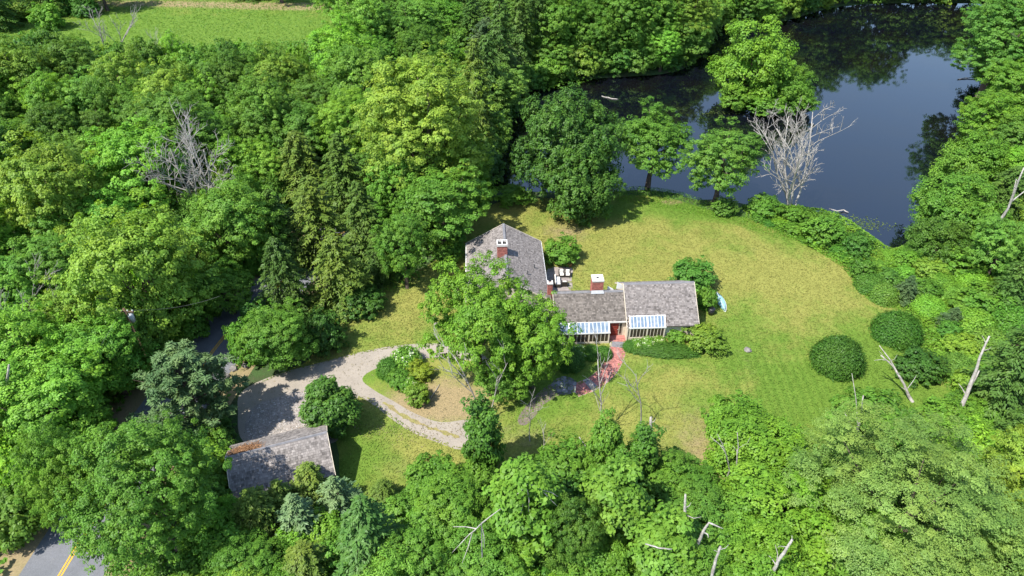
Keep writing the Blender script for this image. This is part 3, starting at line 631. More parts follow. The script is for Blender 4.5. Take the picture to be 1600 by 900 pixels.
plant('vine_pillar', 944, 710, 22, 60, 'vine covered trunk under the forked bare saplings', LUSH, 1)
plant('vine_pillar', 1003, 716, 22, 56, 'vine covered trunk beside the pale standing stub', (1.25, 1.2, .9), 0)
plant('vine_pillar', 972, 752, 19, 48, 'slimmer vine covered trunk between two taller ones', LUSH, 1)
plant('maple', 1060, 752, 56, 48, 'deep green tree at the tip of the dry lawn', LUSH, 0)
plant('vine_pillar', 960, 800, 42, 74, 'upright vine column in the middle of the bottom belt', (1.15, 1.12, .95), 1)
plant('maple', 1085, 815, 62, 52, 'dark leafy tree behind the bleached upright stub', (1, 1.05, 1), 1)
plant('bush', 880, 735, 52, 40, 'broad bush at the lawn edge below the brick walk', LUSH, 0)
plant('vine_pillar', 822, 805, 46, 78, 'vine hung column under the arching dead branches', BRI, 1)
plant('maple', 900, 830, 46, 62, 'shaded tree right of the arching dead branches', DRK, 0)
plant('vine', 940, 880, 62, 62, 'vine mass at the bottom edge, left of the fallen pale log', BRI, 0)
plant('vine_pillar', 1036, 862, 44, 62, 'vine column around the fallen pale log', (1.15, 1.15, .95), 1)
plant('vine', 1010, 905, 60, 40, 'vine mass at the bottom edge below the fallen pale log', LUSH, 1)
plant('maple', 1110, 905, 62, 48, 'tree at the bottom edge beside the short pale stub', LUSH, 2)
plant('maple', 760, 885, 70, 58, 'green tree at the bottom edge under the dead branch spray', LUSH, 1)
plant('maple', 702, 800, 62, 62, 'tree with a spray of dead branches, below the driveway', BRI, 2)
plant('bush', 676, 750, 44, 30, 'bush at the bottom corner of the garage lawn', LUSH, 1)
plant('maple', 655, 870, 58, 60, 'green tree right of the shaggy conifers at the bottom edge', LUSH, 3)
plant('bush', 745, 750, 36, 28, 'bush at the foot of the dark vine covered trunk', LUSH, 0)
plant('hemlock', 400, 798, 60, 56, 'olive conifer against the lower left corner of the garage roof', OLI, 2)
plant('hemlock', 484, 752, 42, 42, 'small yellowish conifer overlapping the garage roof', YEL, 2)
plant('hemlock', 438, 778, 38, 40, 'olive conifer between the garage roof and the silvery spruce', OLI, 0)
plant('spruce', 464, 806, 62, 60, 'silvery spruce below the middle of the garage roof', (1.35, 1.3, 1.35), 0)
plant('spruce', 524, 772, 50, 48, 'pale spruce at the right corner of the garage', (1.4, 1.35, 1.4), 1)
plant('hemlock', 575, 840, 74, 84, 'shaggy green conifer below the garage lawn', (0.9, 1.05, 1.1), 1)
plant('hemlock', 596, 772, 38, 34, 'small olive conifer on the edge of the garage lawn', OLI, 2)
plant('hemlock', 480, 885, 62, 60, 'conifer at the bottom edge under the silvery spruce', OLI, 2)
plant('maple', 385, 885, 56, 50, 'leafy tree at the bottom edge under the olive conifer', LUSH, 0)
plant('bush', 310, 885, 36, 24, 'bright bush on the sandy verge at the bottom edge', LUSH, 0)
plant('bush', 640, 800, 40, 36, 'bush between the shaggy conifer and the dead branch tree', LUSH, 1)
# flower bed in the driveway loop and along the house
plant('bush', 656, 580, 21, 17, 'golden rounded azalea in the driveway loop', (1.8, 1.2, .8), 1)
plant('flowering', 634, 560, 22, 13, 'white flowering shrub at the back of the driveway loop', BRI, 0)
plant('loose', 607, 574, 17, 13, 'dark green shrub at the driveway bend of the loop', LUSH, 1)
plant('bush', 624, 592, 20, 12, 'leafy green shrub in front of the white flowering one', LUSH, 0)
plant('bush', 653, 617, 19, 19, 'lowest shrub of the driveway loop, below the azalea', OLI, 1)
plant('flowering', 640, 601, 13, 10, 'little pale blooming shrub between azalea and leafy shrub', LIME, 0)
for k, (fx, fy, fr, fl) in enumerate([(994, 538, 11, 'white blooming shrub under the right sunroom, nearest the brick walk'), (1012, 536, 12, 'white blooming shrub under the middle of the right sunroom'), (1030, 533, 10, 'white blooming shrub under the far end of the right sunroom')]): plant('flowering', fx, fy, fr, 7, fl, BRI, 0)
plant('flowering', 905, 550, 13, 9, 'shrub with a few white blooms under the left glass sunroom', LUSH, 0)
plant('loose', 925, 550, 13, 9, 'small dark shrub between the white blooms and the brick walk', LUSH, 1)
plant('loose', 943, 551, 12, 9, 'small green shrub against the left side of the brick walk', LUSH, 1)
plant('loose', 985, 540, 10, 8, 'small green shrub against the right side of the brick walk', LUSH, 1)
hx, hy = G(1034, 549); o = place('loose', hx, hy, 1, .42, 'low dark hedge spreading along the front of the right sunroom', DRK, 1, R_(-6)); o.scale = (1.75, .5, .36)
PLANTED.append((1034, 546, 20, o))
plant('loose', 890, 560, 20, 14, 'shaded shrub beneath the right hand locust tree', DRK, 1)
# leafless trees and saplings
def bare(kind, base, top, label, var, rz=0.0, wide=1.0, z=0.0):
    x, y = G(*base, z); pr = PR[kind][var]
    best = min((abs(PJ(x, y, h / 10)[1] - top[1]), h / 10) for h in range(8, 320))[1]
    tx = PJ(x, y, best); ax = (top[0] - tx[0]) * tx[2] / FPX
    s = best / pr['H'] * wide
    return place(kind, x, y, s, best / pr['H'], label, (1, 1, 1), var, rz, tilt=(0, math.atan2(ax, best)), z=z)
bare('dead', (333, 372), (300, 182), 'big leafless grey tree standing in the left woods', 0, 0.6, 1.0)
bare('dead', (1236, 334), (1247, 150), 'silvery leafless tree fanning out at the pond edge', 1, 0.3, 1.02)
bare('dead', (178, 100), (150, 18), 'thin pale leafless tree before the meadow', 2, 0.2, 1.5)
bare('dead', (268, 115), (262, 55), 'small leafless tree right of the thin pale one at the meadow', 2, 2.2, 1.2)
bare('dead', (5, 590), (25, 440), 'bare pale tree at the left edge of the photo', 2, 1.1, 1.0)
bare('sapling', (940, 680), (905, 562), 'forked bare sapling before the brick walk', 0, 0.3, 1.0)
bare('sapling', (1000, 672), (1000, 568), 'Y-shaped bare sapling on the lower lawn', 1, 1.0, 1.0)
bare('sapling', (952, 690), (944, 615), 'short bare sapling between the forked and the Y-shaped ones', 2, 1.8, 1.0)
bare('sapling', (828, 690), (830, 618), 'white bare sapling at the end of the footpath', 1, 2.5, 1.0)
bare('sapling', (752, 660), (712, 540), 'bleached sapling in front of the big locust tree', 1, 0.8, 1.0)
bare('sapling', (770, 655), (760, 560), 'thin bleached stems beside the dark vine covered trunk', 2, 0.1, 1.0)
bare('sapling', (848, 720), (865, 670), 'bare curving twig at the lower lawn edge', 0, 2.0, 1.0)
bare('sapling', (965, 760), (962, 700), 'bleached twigs poking out of the upright vine mass', 2, 0.5, 1.0)
LIFT = 0.0
def snag(pts, rads, label, z_of=None, name='snag', cat='snag'):
    """a broken trunk through surveyed points: the first on the ground, the others at the heights given"""
    pts = [(px, py, z + LIFT) for px, py, z in pts]; rads = [r * (.42 if LIFT else .72) for r in rads]
    lm = [(*G(px, py, z), z) for px, py, z in pts]
    if 0.5 < lm[0][2] and cat in ('snag', 'branch'):
        lm = [(lm[0][0] - .1, lm[0][1] + .1, 0)] + lm; rads = [rads[0] * 1.15] + list(rads)
    b = lm[0]
    o = thing(name, label, cat, b); rr = np.random.default_rng(int(b[0] * 7 + b[1] * 13) % 999 + 1)
    P = []; Rr = []
    for i in range(len(lm) - 1):
        for t in range(3):
            f = t / 3; p = np.array(lm[i]) * (1 - f) + np.array(lm[i + 1]) * f - np.array(b) + (rr.normal(size=3) * rads[i] * 0.22 if (i or t) else 0)
            P.append(tuple(p)); Rr.append((rads[i] * (1 - f) + rads[i + 1] * f) * rr.uniform(0.88, 1.12))
    P.append(tuple(np.array(lm[-1]) - np.array(b))); Rr.append(rads[-1])
    mb = MB(); mb.tube(P, Rr, 8, 0.6)
    mb.build('trunk', M['dead'], o)
    if cat == 'snag':
        for q_ in range(4):
            i_ = int(rr.integers(1, len(P) - 1)); a_ = rr.uniform(0, 6.28); L_ = rr.uniform(.4, 1.3); p0 = Vector(P[i_]); p1 = p0 + Vector((math.cos(a_) * L_ * .6, math.sin(a_) * L_ * .6, L_ * .35)); p2 = p1 + Vector((math.cos(a_ + .6) * L_ * .4, math.sin(a_ + .6) * L_ * .4, L_ * .35))
            tw = MB(); tw.tube([p0, p1, p2], [Rr[i_] * .42, Rr[i_] * .25, .012], 5, .55); tw.build('twig', M['dead'], o)
    return o, lm
def limb(o, a, b, r0, r1, name='limb', mid=None):
    a = (*a[:2], a[2] + LIFT); b = (*b[:2], b[2] + LIFT); r0 *= .6 if LIFT else .8
    L = o.location; pa = Vector((*G(*a[:2], a[2]), a[2])) - L; pb = Vector((*G(*b[:2], b[2]), b[2])) - L
    m = (pa + pb) / 2 + Vector((0.08, 0, 0.12)) if mid is None else Vector((*G(*mid[:2], mid[2]), mid[2])) - L
    mb = MB(); mb.tube([pa, m, pb], [r0, (r0 + r1) / 2, r1], 6, 0.6); mb.build(name, M['dead'], o)
s, _ = snag([(1497, 652, 0), (1516, 602, 3.6), (1530, 560, 6.6), (1546, 525, 9)], [.36, .27, .2, .12], 'tall pale snag with a broken side spike at the right of the lawn')
limb(s, (1515, 605, 3.4), (1530, 579, 5.2), .14, .07)
s, _ = snag([(1426, 628, 0), (1412, 600, 2), (1395, 572, 3.8), (1376, 555, 5)], [.24, .18, .13, .08], 'leaning bare trunk with two long arms on the lawn edge')
limb(s, (1405, 588, 2.8), (1374, 540, 6), .11, .04); limb(s, (1418, 607, 1.6), (1432, 586, 2.6), .05, .02); limb(s, (1385, 563, 4.4), (1366, 563, 4.6), .05, .02)
s, _ = snag([(1337, 705, 0), (1338, 680, 2.4), (1345, 655, 4.4), (1349, 618, 7)], [.3, .24, .17, .07], 'broken forked snag standing in the spreading bush')
limb(s, (1337, 690, 1.5), (1320, 645, 5), .10, .04); limb(s, (1340, 665, 3.5), (1331, 583, 8.5), .06, .02)
s, _ = snag([(1522, 417, 0), (1545, 376, 4), (1575, 325, 9), (1600, 262, 15)], [.36, .3, .22, .10], 'long leaning bleached trunk on the right shore')
limb(s, (1580, 315, 10), (1612, 290, 12), .12, .04); limb(s, (1575, 325, 9), (1588, 280, 13), .12, .04)
s, _ = snag([(1017, 735, 0), (1018, 715, 3), (1018, 680, 5.8), (1017, 652, 8)], [.34, .3, .24, .16], 'pale standing stub on the lower lawn edge')
LIFT = 2.6
s, _ = snag([(1066, 835, 4), (1070, 805, 6), (1071, 772, 8)], [.36, .28, .16], 'bleached upright stub in front of the dark leafy tree')
s, _ = snag([(1092, 846, 4), (1100, 828, 5.6), (1108, 817, 6.4), (1130, 826, 6.2)], [.3, .24, .18, .06], 'arched dead branch hooking to the right above the vines', name='dead_branch', cat='branch')
limb(s, (1100, 832, 5.4), (1107, 840, 5.2), .1, .05)
s, _ = snag([(1112, 905, 3), (1116, 882, 4.6), (1121, 868, 5.6), (1126, 854, 6.6)], [.3, .28, .24, .2], 'short pale stub near the bottom edge')
s, _ = snag([(1196, 910, 2), (1212, 884, 4.4), (1226, 862, 6), (1238, 843, 7.4)], [.34, .32, .28, .2], 'thick white stub left of the feathery tree')
s, _ = snag([(1008, 850, 6), (1020, 853, 6), (1032, 857, 6), (1050, 858, 6)], [.12, .14, .15, .09], 'fallen pale log lying on the vine mass', name='log', cat='log')
s, _ = snag([(1140, 735, 1), (1136, 715, 3), (1128, 692, 5), (1121, 678, 6)], [.14, .12, .09, .04], 'slim bare stem left of its upright twin on the dense vine thicket')
limb(s, (1134, 708, 3.6), (1110, 682, 5.4), .06, .02)
s, _ = snag([(1151, 735, 1), (1152, 705, 3.6), (1154, 700, 4), (1152, 676, 6)], [.16, .15, .10, .06], 'slim upright bare stem on the dense vine thicket')
LIFT = 0.0
s, _ = snag([(28, 690, 0), (22, 672, 2), (10, 640, 6), (14, 570, 13)], [.42, .38, .3, .1], 'grey dead trunk with a broken top at the left edge')
limb(s, (10, 640, 6), (60, 620, 8), .12, .05)
s, _ = snag([(110, 460, 0), (104, 440, 3), (95, 425, 5), (85, 408, 7)], [.36, .33, .3, .22], 'bare trunk showing in the dark gap of the left woods')
LIFT = 3.0
s, _ = snag([(812, 752, 8), (826, 757, 8.4), (840, 760, 8.4), (872, 792, 6.5)], [.10, .12, .11, .04], 'arching dead branch drooping to the right in the bottom belt', name='dead_branch', cat='branch')
limb(s, (826, 755, 8.4), (800, 780, 7), .09, .03); limb(s, (824, 765, 8), (826, 800, 6), .07, .02); limb(s, (818, 770, 7.6), (814, 802, 6), .06, .02); limb(s, (848, 766, 8), (872, 776, 7.4), .05, .02)
s, _ = snag([(752, 818, 8), (742, 828, 8), (730, 838, 7.6), (706, 864, 6.2)], [.12, .10, .08, .03], 'spray of dead branches hanging down to the left in the bottom belt', name='dead_branch', cat='branch')
limb(s, (744, 826, 8), (708, 823, 8), .07, .02); limb(s, (738, 832, 7.9), (722, 880, 6), .07, .02); limb(s, (752, 820, 8), (757, 856, 6.4), .06, .02); limb(s, (752, 818, 8), (782, 795, 9), .09, .03)
LIFT = 0.0
s, _ = snag([(905, 683, .15), (910, 690, .15), (914, 696, .15), (918, 702, .15)], [.07, .07, .07, .05], 'thin pale stick lying on the lower lawn', name='stick', cat='stick')
s, _ = snag([(670, 628, .12), (674, 620, .12), (680, 612, .12), (687, 600, .12)], [.06, .06, .06, .04], 'bare pole lying in the driveway loop bed', name='stick', cat='stick')

for pts_, lb in (([(878, 118, -.3), (886, 115, -.28), (896, 112, -.25), (904, 109, -.1)], 'pale fallen log sticking out of the far pond arm'), ([(940, 150, -.36), (948, 152, -.34), (956, 154, -.34), (966, 155, -.36)], 'thin driftwood floating in the pond arm'), ([(1496, 124, -.33), (1508, 122, -.28), (1520, 121, -.2), (1534, 120, 0)], 'sunken log reaching from the right shore, nearer one'), ([(1492, 96, -.34), (1502, 97, -.3), (1514, 98, -.25), (1528, 96, 0)], 'sunken log reaching from the right shore, farther one'), ([(1296, 326, .2), (1308, 330, -.1), (1318, 328, -.2), (1326, 332, -.3)], 'bare branch lying in the water below the silvery tree')):
    snag(pts_, [.12, .16, .16, .08], lb, name='log', cat='log')
# ------------------------------------------------------------------ the house
TH = R_(2.6); OX, OY = 5.0, 60.45
house = thing('house', 'low grey shingled house with two glass sunrooms, red door and three brick chimneys', 'house', (OX, OY, 0), TH)
hm = Matrix.Rotation(-TH, 3, 'Z')
def loc(x, y, z): v = hm @ Vector((x - OX, y - OY, 0)); return (v.x, v.y, z)
def shingles(mb, o, u, s, lu, ls, rng, skip=None, exp=0.19, wid=(0.13, 0.30), rowtone=0.1):
    """o: eave corner, u: along the eave, s: up the slope"""
    o = Vector(o); u = Vector(u).normalized(); s = Vector(s).normalized(); n = u.cross(s)
    rows = int(ls / exp)
    for r in range(rows + 1):
        a = -rng.uniform(0, 0.2); y0 = r * exp; y1 = min(y0 + exp * 1.12, ls)
        if y1 - y0 < 0.05: continue
        tone = 0.5 + rng.uniform(-rowtone, rowtone)
        while a < lu:
            w_ = rng.uniform(*wid); a0 = max(a, 0); a1 = min(a + w_ - 0.012, lu); a += w_
            if a1 - a0 < 0.04 or (skip and skip((a0 + a1) / 2, (y0 + y1) / 2)): continue
            j = rng.uniform(-0.02, 0.02) if r else 0; t = rng.uniform(0.035, 0.06); v = min(max(rng.gauss(tone, 0.26), 0), 1)
            A = o + u * a0 + s * (y0 + j); B = o + u * a1 + s * (y0 + j); C = o + u * a1 + s * y1; E_ = o + u * a0 + s * y1
            mb.poly([A + n * t, B + n * t, C + n * 0.012, E_ + n * 0.012], v)
            mb.poly([A, B, B + n * t, A + n * t], v * 0.8)
            mb.poly([B, C, C + n * 0.012, B + n * t], v); mb.poly([E_, A, A + n * t, E_ + n * 0.012], v)
def gable(parent, a0, a1, b0, br, b1, z0, zr, z1, mat, seed, skip=None, thick=0.14, exp=0.19, rowtone=0.1):
    """roof over local x a0..a1: eave at b0, ridge at br, back eave at b1"""
    mb = MB(); e = 0.02
    def slab(p0, p1, q0, q1):
        a = [p0, p1, q1, q0]; lo = [(x, y, z - thick) for x, y, z in a]
        mb.hexa(lo, [(x, y, z - 0.004) for x, y, z in a])
    slab((a0, b0, z0), (a1, b0, z0), (a0, br, zr), (a1, br, zr))
    slab((a1, b1, z1), (a0, b1, z1), (a1, br + 0.001, zr), (a0, br + 0.001, zr))
    roof = mb.build('roof', M['deck'], parent)
    rng = random.Random(seed); sm = MB()
    fs = Vector((0, br - b0, zr - z0)); bs = Vector((0, br - b1, zr - z1))
    shingles(sm, (a0, b0, z0), (1, 0, 0), fs, a1 - a0, fs.length, rng, skip, exp, rowtone=rowtone)
    shingles(sm, (a1, b1, z1), (-1, 0, 0), bs, a1 - a0, bs.length, rng, None, exp, rowtone=rowtone)
    tag(sm.build('shingles', mat, roof), kind='stuff')
    rc = MB(); rc.hexa([(a0, br - 0.16, zr - 0.08), (a1, br - 0.16, zr - 0.08), (a1, br + 0.16, zr - 0.08), (a0, br + 0.16, zr - 0.08)], [(a0, br - 0.05, zr + 0.07), (a1, br - 0.05, zr + 0.07), (a1, br + 0.05, zr + 0.07), (a0, br + 0.05, zr + 0.07)])
    rc.build('ridge_cap', M['slate'], roof)
    for a in (a0 - 0.03, a1 + 0.03):
        for (bb, zz) in ((b0, z0), (b1, z1)): rb = MB(); rb.bar((a, bb, zz - 0.06), (a, br, zr - 0.06), 0.05, 0.18); rb.build('rake_board', M['board'], roof)
    return roof
def walls(parent, a0, a1, b0, br, b1, z0, zr, mat, inset=0.3, name='wall'):
    mb = MB(); A0, A1, B0, B1 = a0 + inset, a1 - inset, b0 + inset, b1 - inset
    k = (zr - z0) / (br - b0); zt = z0 + k * inset - 0.16; zp = zr - 0.18; e = 0.0
    P = lambda x, y, z: (x, y, z)
    for x in (A0, A1): mb.poly([P(x, B0, -.2), P(x, B1, -.2), P(x, B1, zt), P(x, br, zp), P(x, B0, zt)])
    mb.poly([P(A0, B0, -.2), P(A1, B0, -.2), P(A1, B0, zt), P(A0, B0, zt)]); mb.poly([P(A1, B1, -.2), P(A0, B1, -.2), P(A0, B1, zt), P(A1, B1, zt)])
    return mb.build(name, mat, parent)
# left and right halves of the long wing
LE = dict(a0=0.0, a1=8.42, b0=0.05, br=3.05, b1=6.05, z0=2.5, zr=4.7, z1=2.5)
RE = dict(a0=8.46, a1=16.95, b0=-0.75, br=3.6, b1=7.9, z0=2.2, zr=5.3, z1=2.2)
gable(house, **LE, mat=M['shingle'], seed=3)
gl0, gl1 = 8.75, 13.05            # right sunroom span
cut = lambda a, y: (gl0 - 8.6 <= a <= gl1 - 8.46 + 0.05) and y < 1.27
rr_ = gable(house, **RE, mat=M['shingle_pale'], seed=4, skip=cut)
walls(house, 0, 8.42, 0.05, 3.05, 6.05, 2.5, 4.7, M['board'])
walls(house, 8.46, 16.95, -0.75, 3.6, 7.9, 2.2, 5.3, M['board'])
# cut the right roof deck for the sunroom: rebuild it from slabs
D.objects.remove([o for o in [rr_] if False][0]) if False else None
mb = MB(); sl = (5.3 - 2.2) / (3.6 + 0.75)
def rslab(a0, a1, y0, y1): 
    q = [(a0, y0), (a1, y0), (a1, y1), (a0, y1)]; top = [(x, y, 2.2 + sl * (y + 0.75) - 0.004) for x, y in q]; mb.hexa([(x, y, z - 0.14) for x, y, z in top], top)
yc = -0.75 + 1.27 / math.hypot(1, sl)
rslab(8.46, 16.95, yc, 3.6); rslab(gl1 + 0.04, 16.95, -0.75, yc - 0.002)
mb.hexa([(16.95, 7.9, 2.06), (8.46, 7.9, 2.06), (8.46, 3.602, 5.16), (16.95, 3.602, 5.16)], [(16.95, 7.9, 2.196), (8.46, 7.9, 2.196), (8.46, 3.602, 5.296), (16.95, 3.602, 5.296)])
rr_.data = mb.mesh('roof', M['deck'])
# chimneys
def chimney(parent, cx, cy_, w_, d_, z0, z1, seed, flues=1, capz=0.16, brick=True):
    rng = random.Random(seed); core = MB(); core.box(cx - w_ / 2 + .03, cy_ - d_ / 2 + .03, z0, cx + w_ / 2 - .03, cy_ + d_ / 2 - .03, z1)
    ch = core.build('chimney', M['mortar'], parent); bm_ = MB(); h = 0.085; r = 0; z = z0
    while z + h < z1:
        off = (r % 2) * 0.12
        for side in range(4):
            L = w_ if side % 2 == 0 else d_; a = -off
            while a < L - 0.02:
                p, q = max(a, 0) + 0.008, min(a + 0.24, L) - 0.008; a += 0.24
                if q - p < 0.04: continue
                v = rng.uniform(0.15, 0.9)
                if side == 0: bm_.box(cx - w_ / 2 + p, cy_ - d_ / 2, z, cx - w_ / 2 + q, cy_ - d_ / 2 + .034, z + h - .014, v)
                elif side == 2: bm_.box(cx - w_ / 2 + p, cy_ + d_ / 2 - .034, z, cx - w_ / 2 + q, cy_ + d_ / 2, z + h - .014, v)
                elif side == 1: bm_.box(cx + w_ / 2 - .034, cy_ - d_ / 2 + p, z, cx + w_ / 2 + .002, cy_ - d_ / 2 + q, z + h - .014, v)
                else: bm_.box(cx - w_ / 2 - .002, cy_ - d_ / 2 + p, z, cx - w_ / 2 + .034, cy_ - d_ / 2 + q, z + h - .014, v)
        z += h; r += 1
    tag(bm_.build('bricks', M['brick'], ch), kind='stuff')
    return ch
def L2(px, py, z): x, y = G(px, py, z); return loc(x, y, z)
c = L2(935, 439, 6.35); ch = chimney(house, c[0], c[1] + 0.62, 1.32, 1.25, 3.0, 6.2, 1)
mb = MB(); mb.box(c[0] - .7, c[1] - .04, 6.2, c[0] + .7, c[1] + 1.28, 6.36); mb.build('cap', M['cap'], ch)
mb = MB(); mb.box(c[0] - .14, c[1] + .5, 6.33, c[0] + .14, c[1] + .76, 6.372); mb.build('flue', M['hole_black'], ch)
mb = MB(); mb.poly([(c[0] - .8, c[1] - .25, 4.62), (c[0] + .8, c[1] - .25, 4.62), (c[0] + .7, c[1] - .01, 4.95), (c[0] - .7, c[1] - .01, 4.95)]); mb.build('flashing', M['zinc'], ch)
# gable wing on the left: ridge runs towards the viewer
wing = (-1.14, 76.5); front = (-0.53, 64.0)
wx = MB()
rot90 = lambda x, y, z: loc(*( -0.83 + y * 0.9988 + (x - 6.25) * 0.049, 70.25 + y * 0.049 - (x - 6.25) * 0.9988), z)
# wing local: x along the ridge from back (0) to front (12.5), y across (-5 left .. +5 right)
def wing_roof():
    mb = MB(); A = 12.5; t = 0.14
    for s_ in (-1, 1):
        q = [rot90(0, 5 * s_, 3.1), rot90(A, 5 * s_, 3.1), rot90(A, 0.001 * s_, 6), rot90(0, 0.001 * s_, 6)]
        if s_ < 0: q = q[::-1]
        q = q if s_ > 0 else q
        top = [(x, y, z - 0.004) for x, y, z in q]; mb.hexa([(x, y, z - t) for x, y, z in top], top)
    roof = mb.build('roof', M['deck'], house); rng = random.Random(8); sm = MB()
    for s_ in (-1, 1):
        o = Vector(rot90(A if s_ < 0 else 0, 5 * s_, 3.1)); o2 = Vector(rot90(0 if s_ < 0 else A, 5 * s_, 3.1)); rg = Vector(rot90(A if s_ < 0 else 0, 0, 6))
        if (o2 - o).cross(rg - o).z < 0: o, o2 = o2, o; rg = Vector(rot90(0 if s_ < 0 else A, 0, 6))
        shingles(sm, o, o2 - o, rg - o, A, (rg - o).length, rng)
    tag(sm.build('shingles', M['shingle_pale'], roof), kind='stuff')
    rc = MB(); rc.bar(rot90(0, 0, 6.03), rot90(A, 0, 6.03), 0.3, 0.1); rc.build('ridge_cap', M['slate'], roof)
    for x in (-0.03, A + 0.03):
        for s_ in (-1, 1): rb = MB(); rb.bar(rot90(x, 5 * s_, 3.06), rot90(x, 0, 5.95), 0.05, 0.18); rb.build('rake_board', M['board'], roof)
    for s_ in (-1, 1):
        fb = MB(); fb.bar(rot90(0, 5.06 * s_, 3.0), rot90(A, 5.06 * s_, 3.0), 0.10, 0.12); fb.build('gutter', M['white'], roof)
    w_ = MB(); i = 0.35
    for x in (i, A - i): w_.poly([rot90(x, -5 + i, -.2), rot90(x, 5 - i, -.2), rot90(x, 5 - i, 3.1), rot90(x, 0, 5.78), rot90(x, -5 + i, 3.1)])
    for s_ in (-1, 1): w_.poly([rot90(i, s_ * (5 - i), -.2), rot90(A - i, s_ * (5 - i), -.2), rot90(A - i, s_ * (5 - i), 3.1), rot90(i, s_ * (5 - i), 3.1)])
    w_.build('wall', M['board'], house)
    for x, y in ((7.2, 3.6), (9.3, 2.6)):       # vent pipes on the right slope
        p = rot90(x, y, 6 - 0.58 * y); vp = MB(); vp.tube([(p[0], p[1], p[2] - .2), (p[0], p[1], p[2] + .55)], 0.075, 8); vp.build('vent_pipe', M['black'], roof)
    for k in range(3):                            # windows on the front gable under the tree
        y = -3 + 3 * k; f = MB(); a_, b_ = rot90(A - i + .03, y - .55, 1.0), rot90(A - i + .03, y + .55, 1.0)
        f.bar((a_[0], a_[1], 1.7), (b_[0], b_[1], 1.7), 0.06, 1.4); fr = f.build('window', M['white'], house)
        g = MB(); a_, b_ = rot90(A - i + .07, y - .45, 1.0), rot90(A - i + .07, y + .45, 1.0); g.bar((a_[0], a_[1], 1.7), (b_[0], b_[1], 1.7), 0.03, 1.2); g.build('pane', M['glass'], fr)
wing_roof()
c = L2(784.7, 383, 7.5); ch = chimney(house, c[0], c[1] + 0.5, 1.25, 1.0, 4.4, 7.3, 2)
mb = MB()
for x in (-.66, -.07, .52): mb.box(c[0] + x, c[1] - .05, 7.3, c[0] + x + .14, c[1] + 1.05, 7.62)
for y in (-.06, .92): mb.box(c[0] - .67, c[1] + y, 7.302, c[0] + .67, c[1] + y + .14, 7.616)
mb.build('cap', M['cap'], ch)
mb = MB(); mb.box(c[0] - .5, c[1] + .1, 7.28, c[0] + .5, c[1] + .9, 7.34); mb.build('flue', M['hole_black'], ch)
c = L2(860, 443.5, 5.0); ch = chimney(house, c[0], c[1] + .3, .58, .6, 1.5, 4.9, 3)
mb = MB(); 
for x in (-.33, .19): mb.box(c[0] + x, c[1] - .04, 4.9, c[0] + x + .14, c[1] + .64, 5.05)
mb.box(c[0] - .33, c[1] - .05, 4.902, c[0] + .33, c[1] + .09, 5.046); mb.build('cap', M['cap'], ch)
# low link between the wings
mb = MB(); mb.hexa([(-5.6, 0.6, 2.3), (-.06, 0.6, 2.3), (-.06, 4.6, 3.2), (-5.6, 4.6, 3.2)], [(-5.6, 0.6, 2.42), (-.06, 0.6, 2.42), (-.06, 4.6, 3.32), (-5.6, 4.6, 3.32)]); lk = mb.build('roof', M['deck'], house)
sm = MB(); shingles(sm, (-5.6, .6, 2.425), (1, 0, 0), (0, 4, .9), 5.5, 4.1, random.Random(6)); tag(sm.build('shingles', M['shingle'], lk), kind='stuff')
mb = MB(); mb.box(-5.4, .9, -.2, -.1, 4.4, 2.28); mb.build('wall', M['board'], house)
mb = MB(); mb.box(-5.7, .50, 2.26, -.05, .58, 2.44); mb.build('fascia', M['board'], lk)
# rear dormers that show as pale peaks above the ridge
for a, h_, yb, zb in ((6.9, .55, 3.5, 4.25), (8.05, .75, 3.7, 4.5)):
    mb = MB(); mb.hexa([(a - .35, yb, zb), (a + .45, yb, zb), (a + .45, yb + .12, zb), (a - .35, yb + .12, zb)], [(a - .30, yb, zb + h_ + .22), (a + .40, yb, zb + h_ * .55), (a + .40, yb + .12, zb + h_ * .55), (a - .30, yb + .12, zb + h_ + .22)]); mb.build('dormer_peak', M['white'], house)
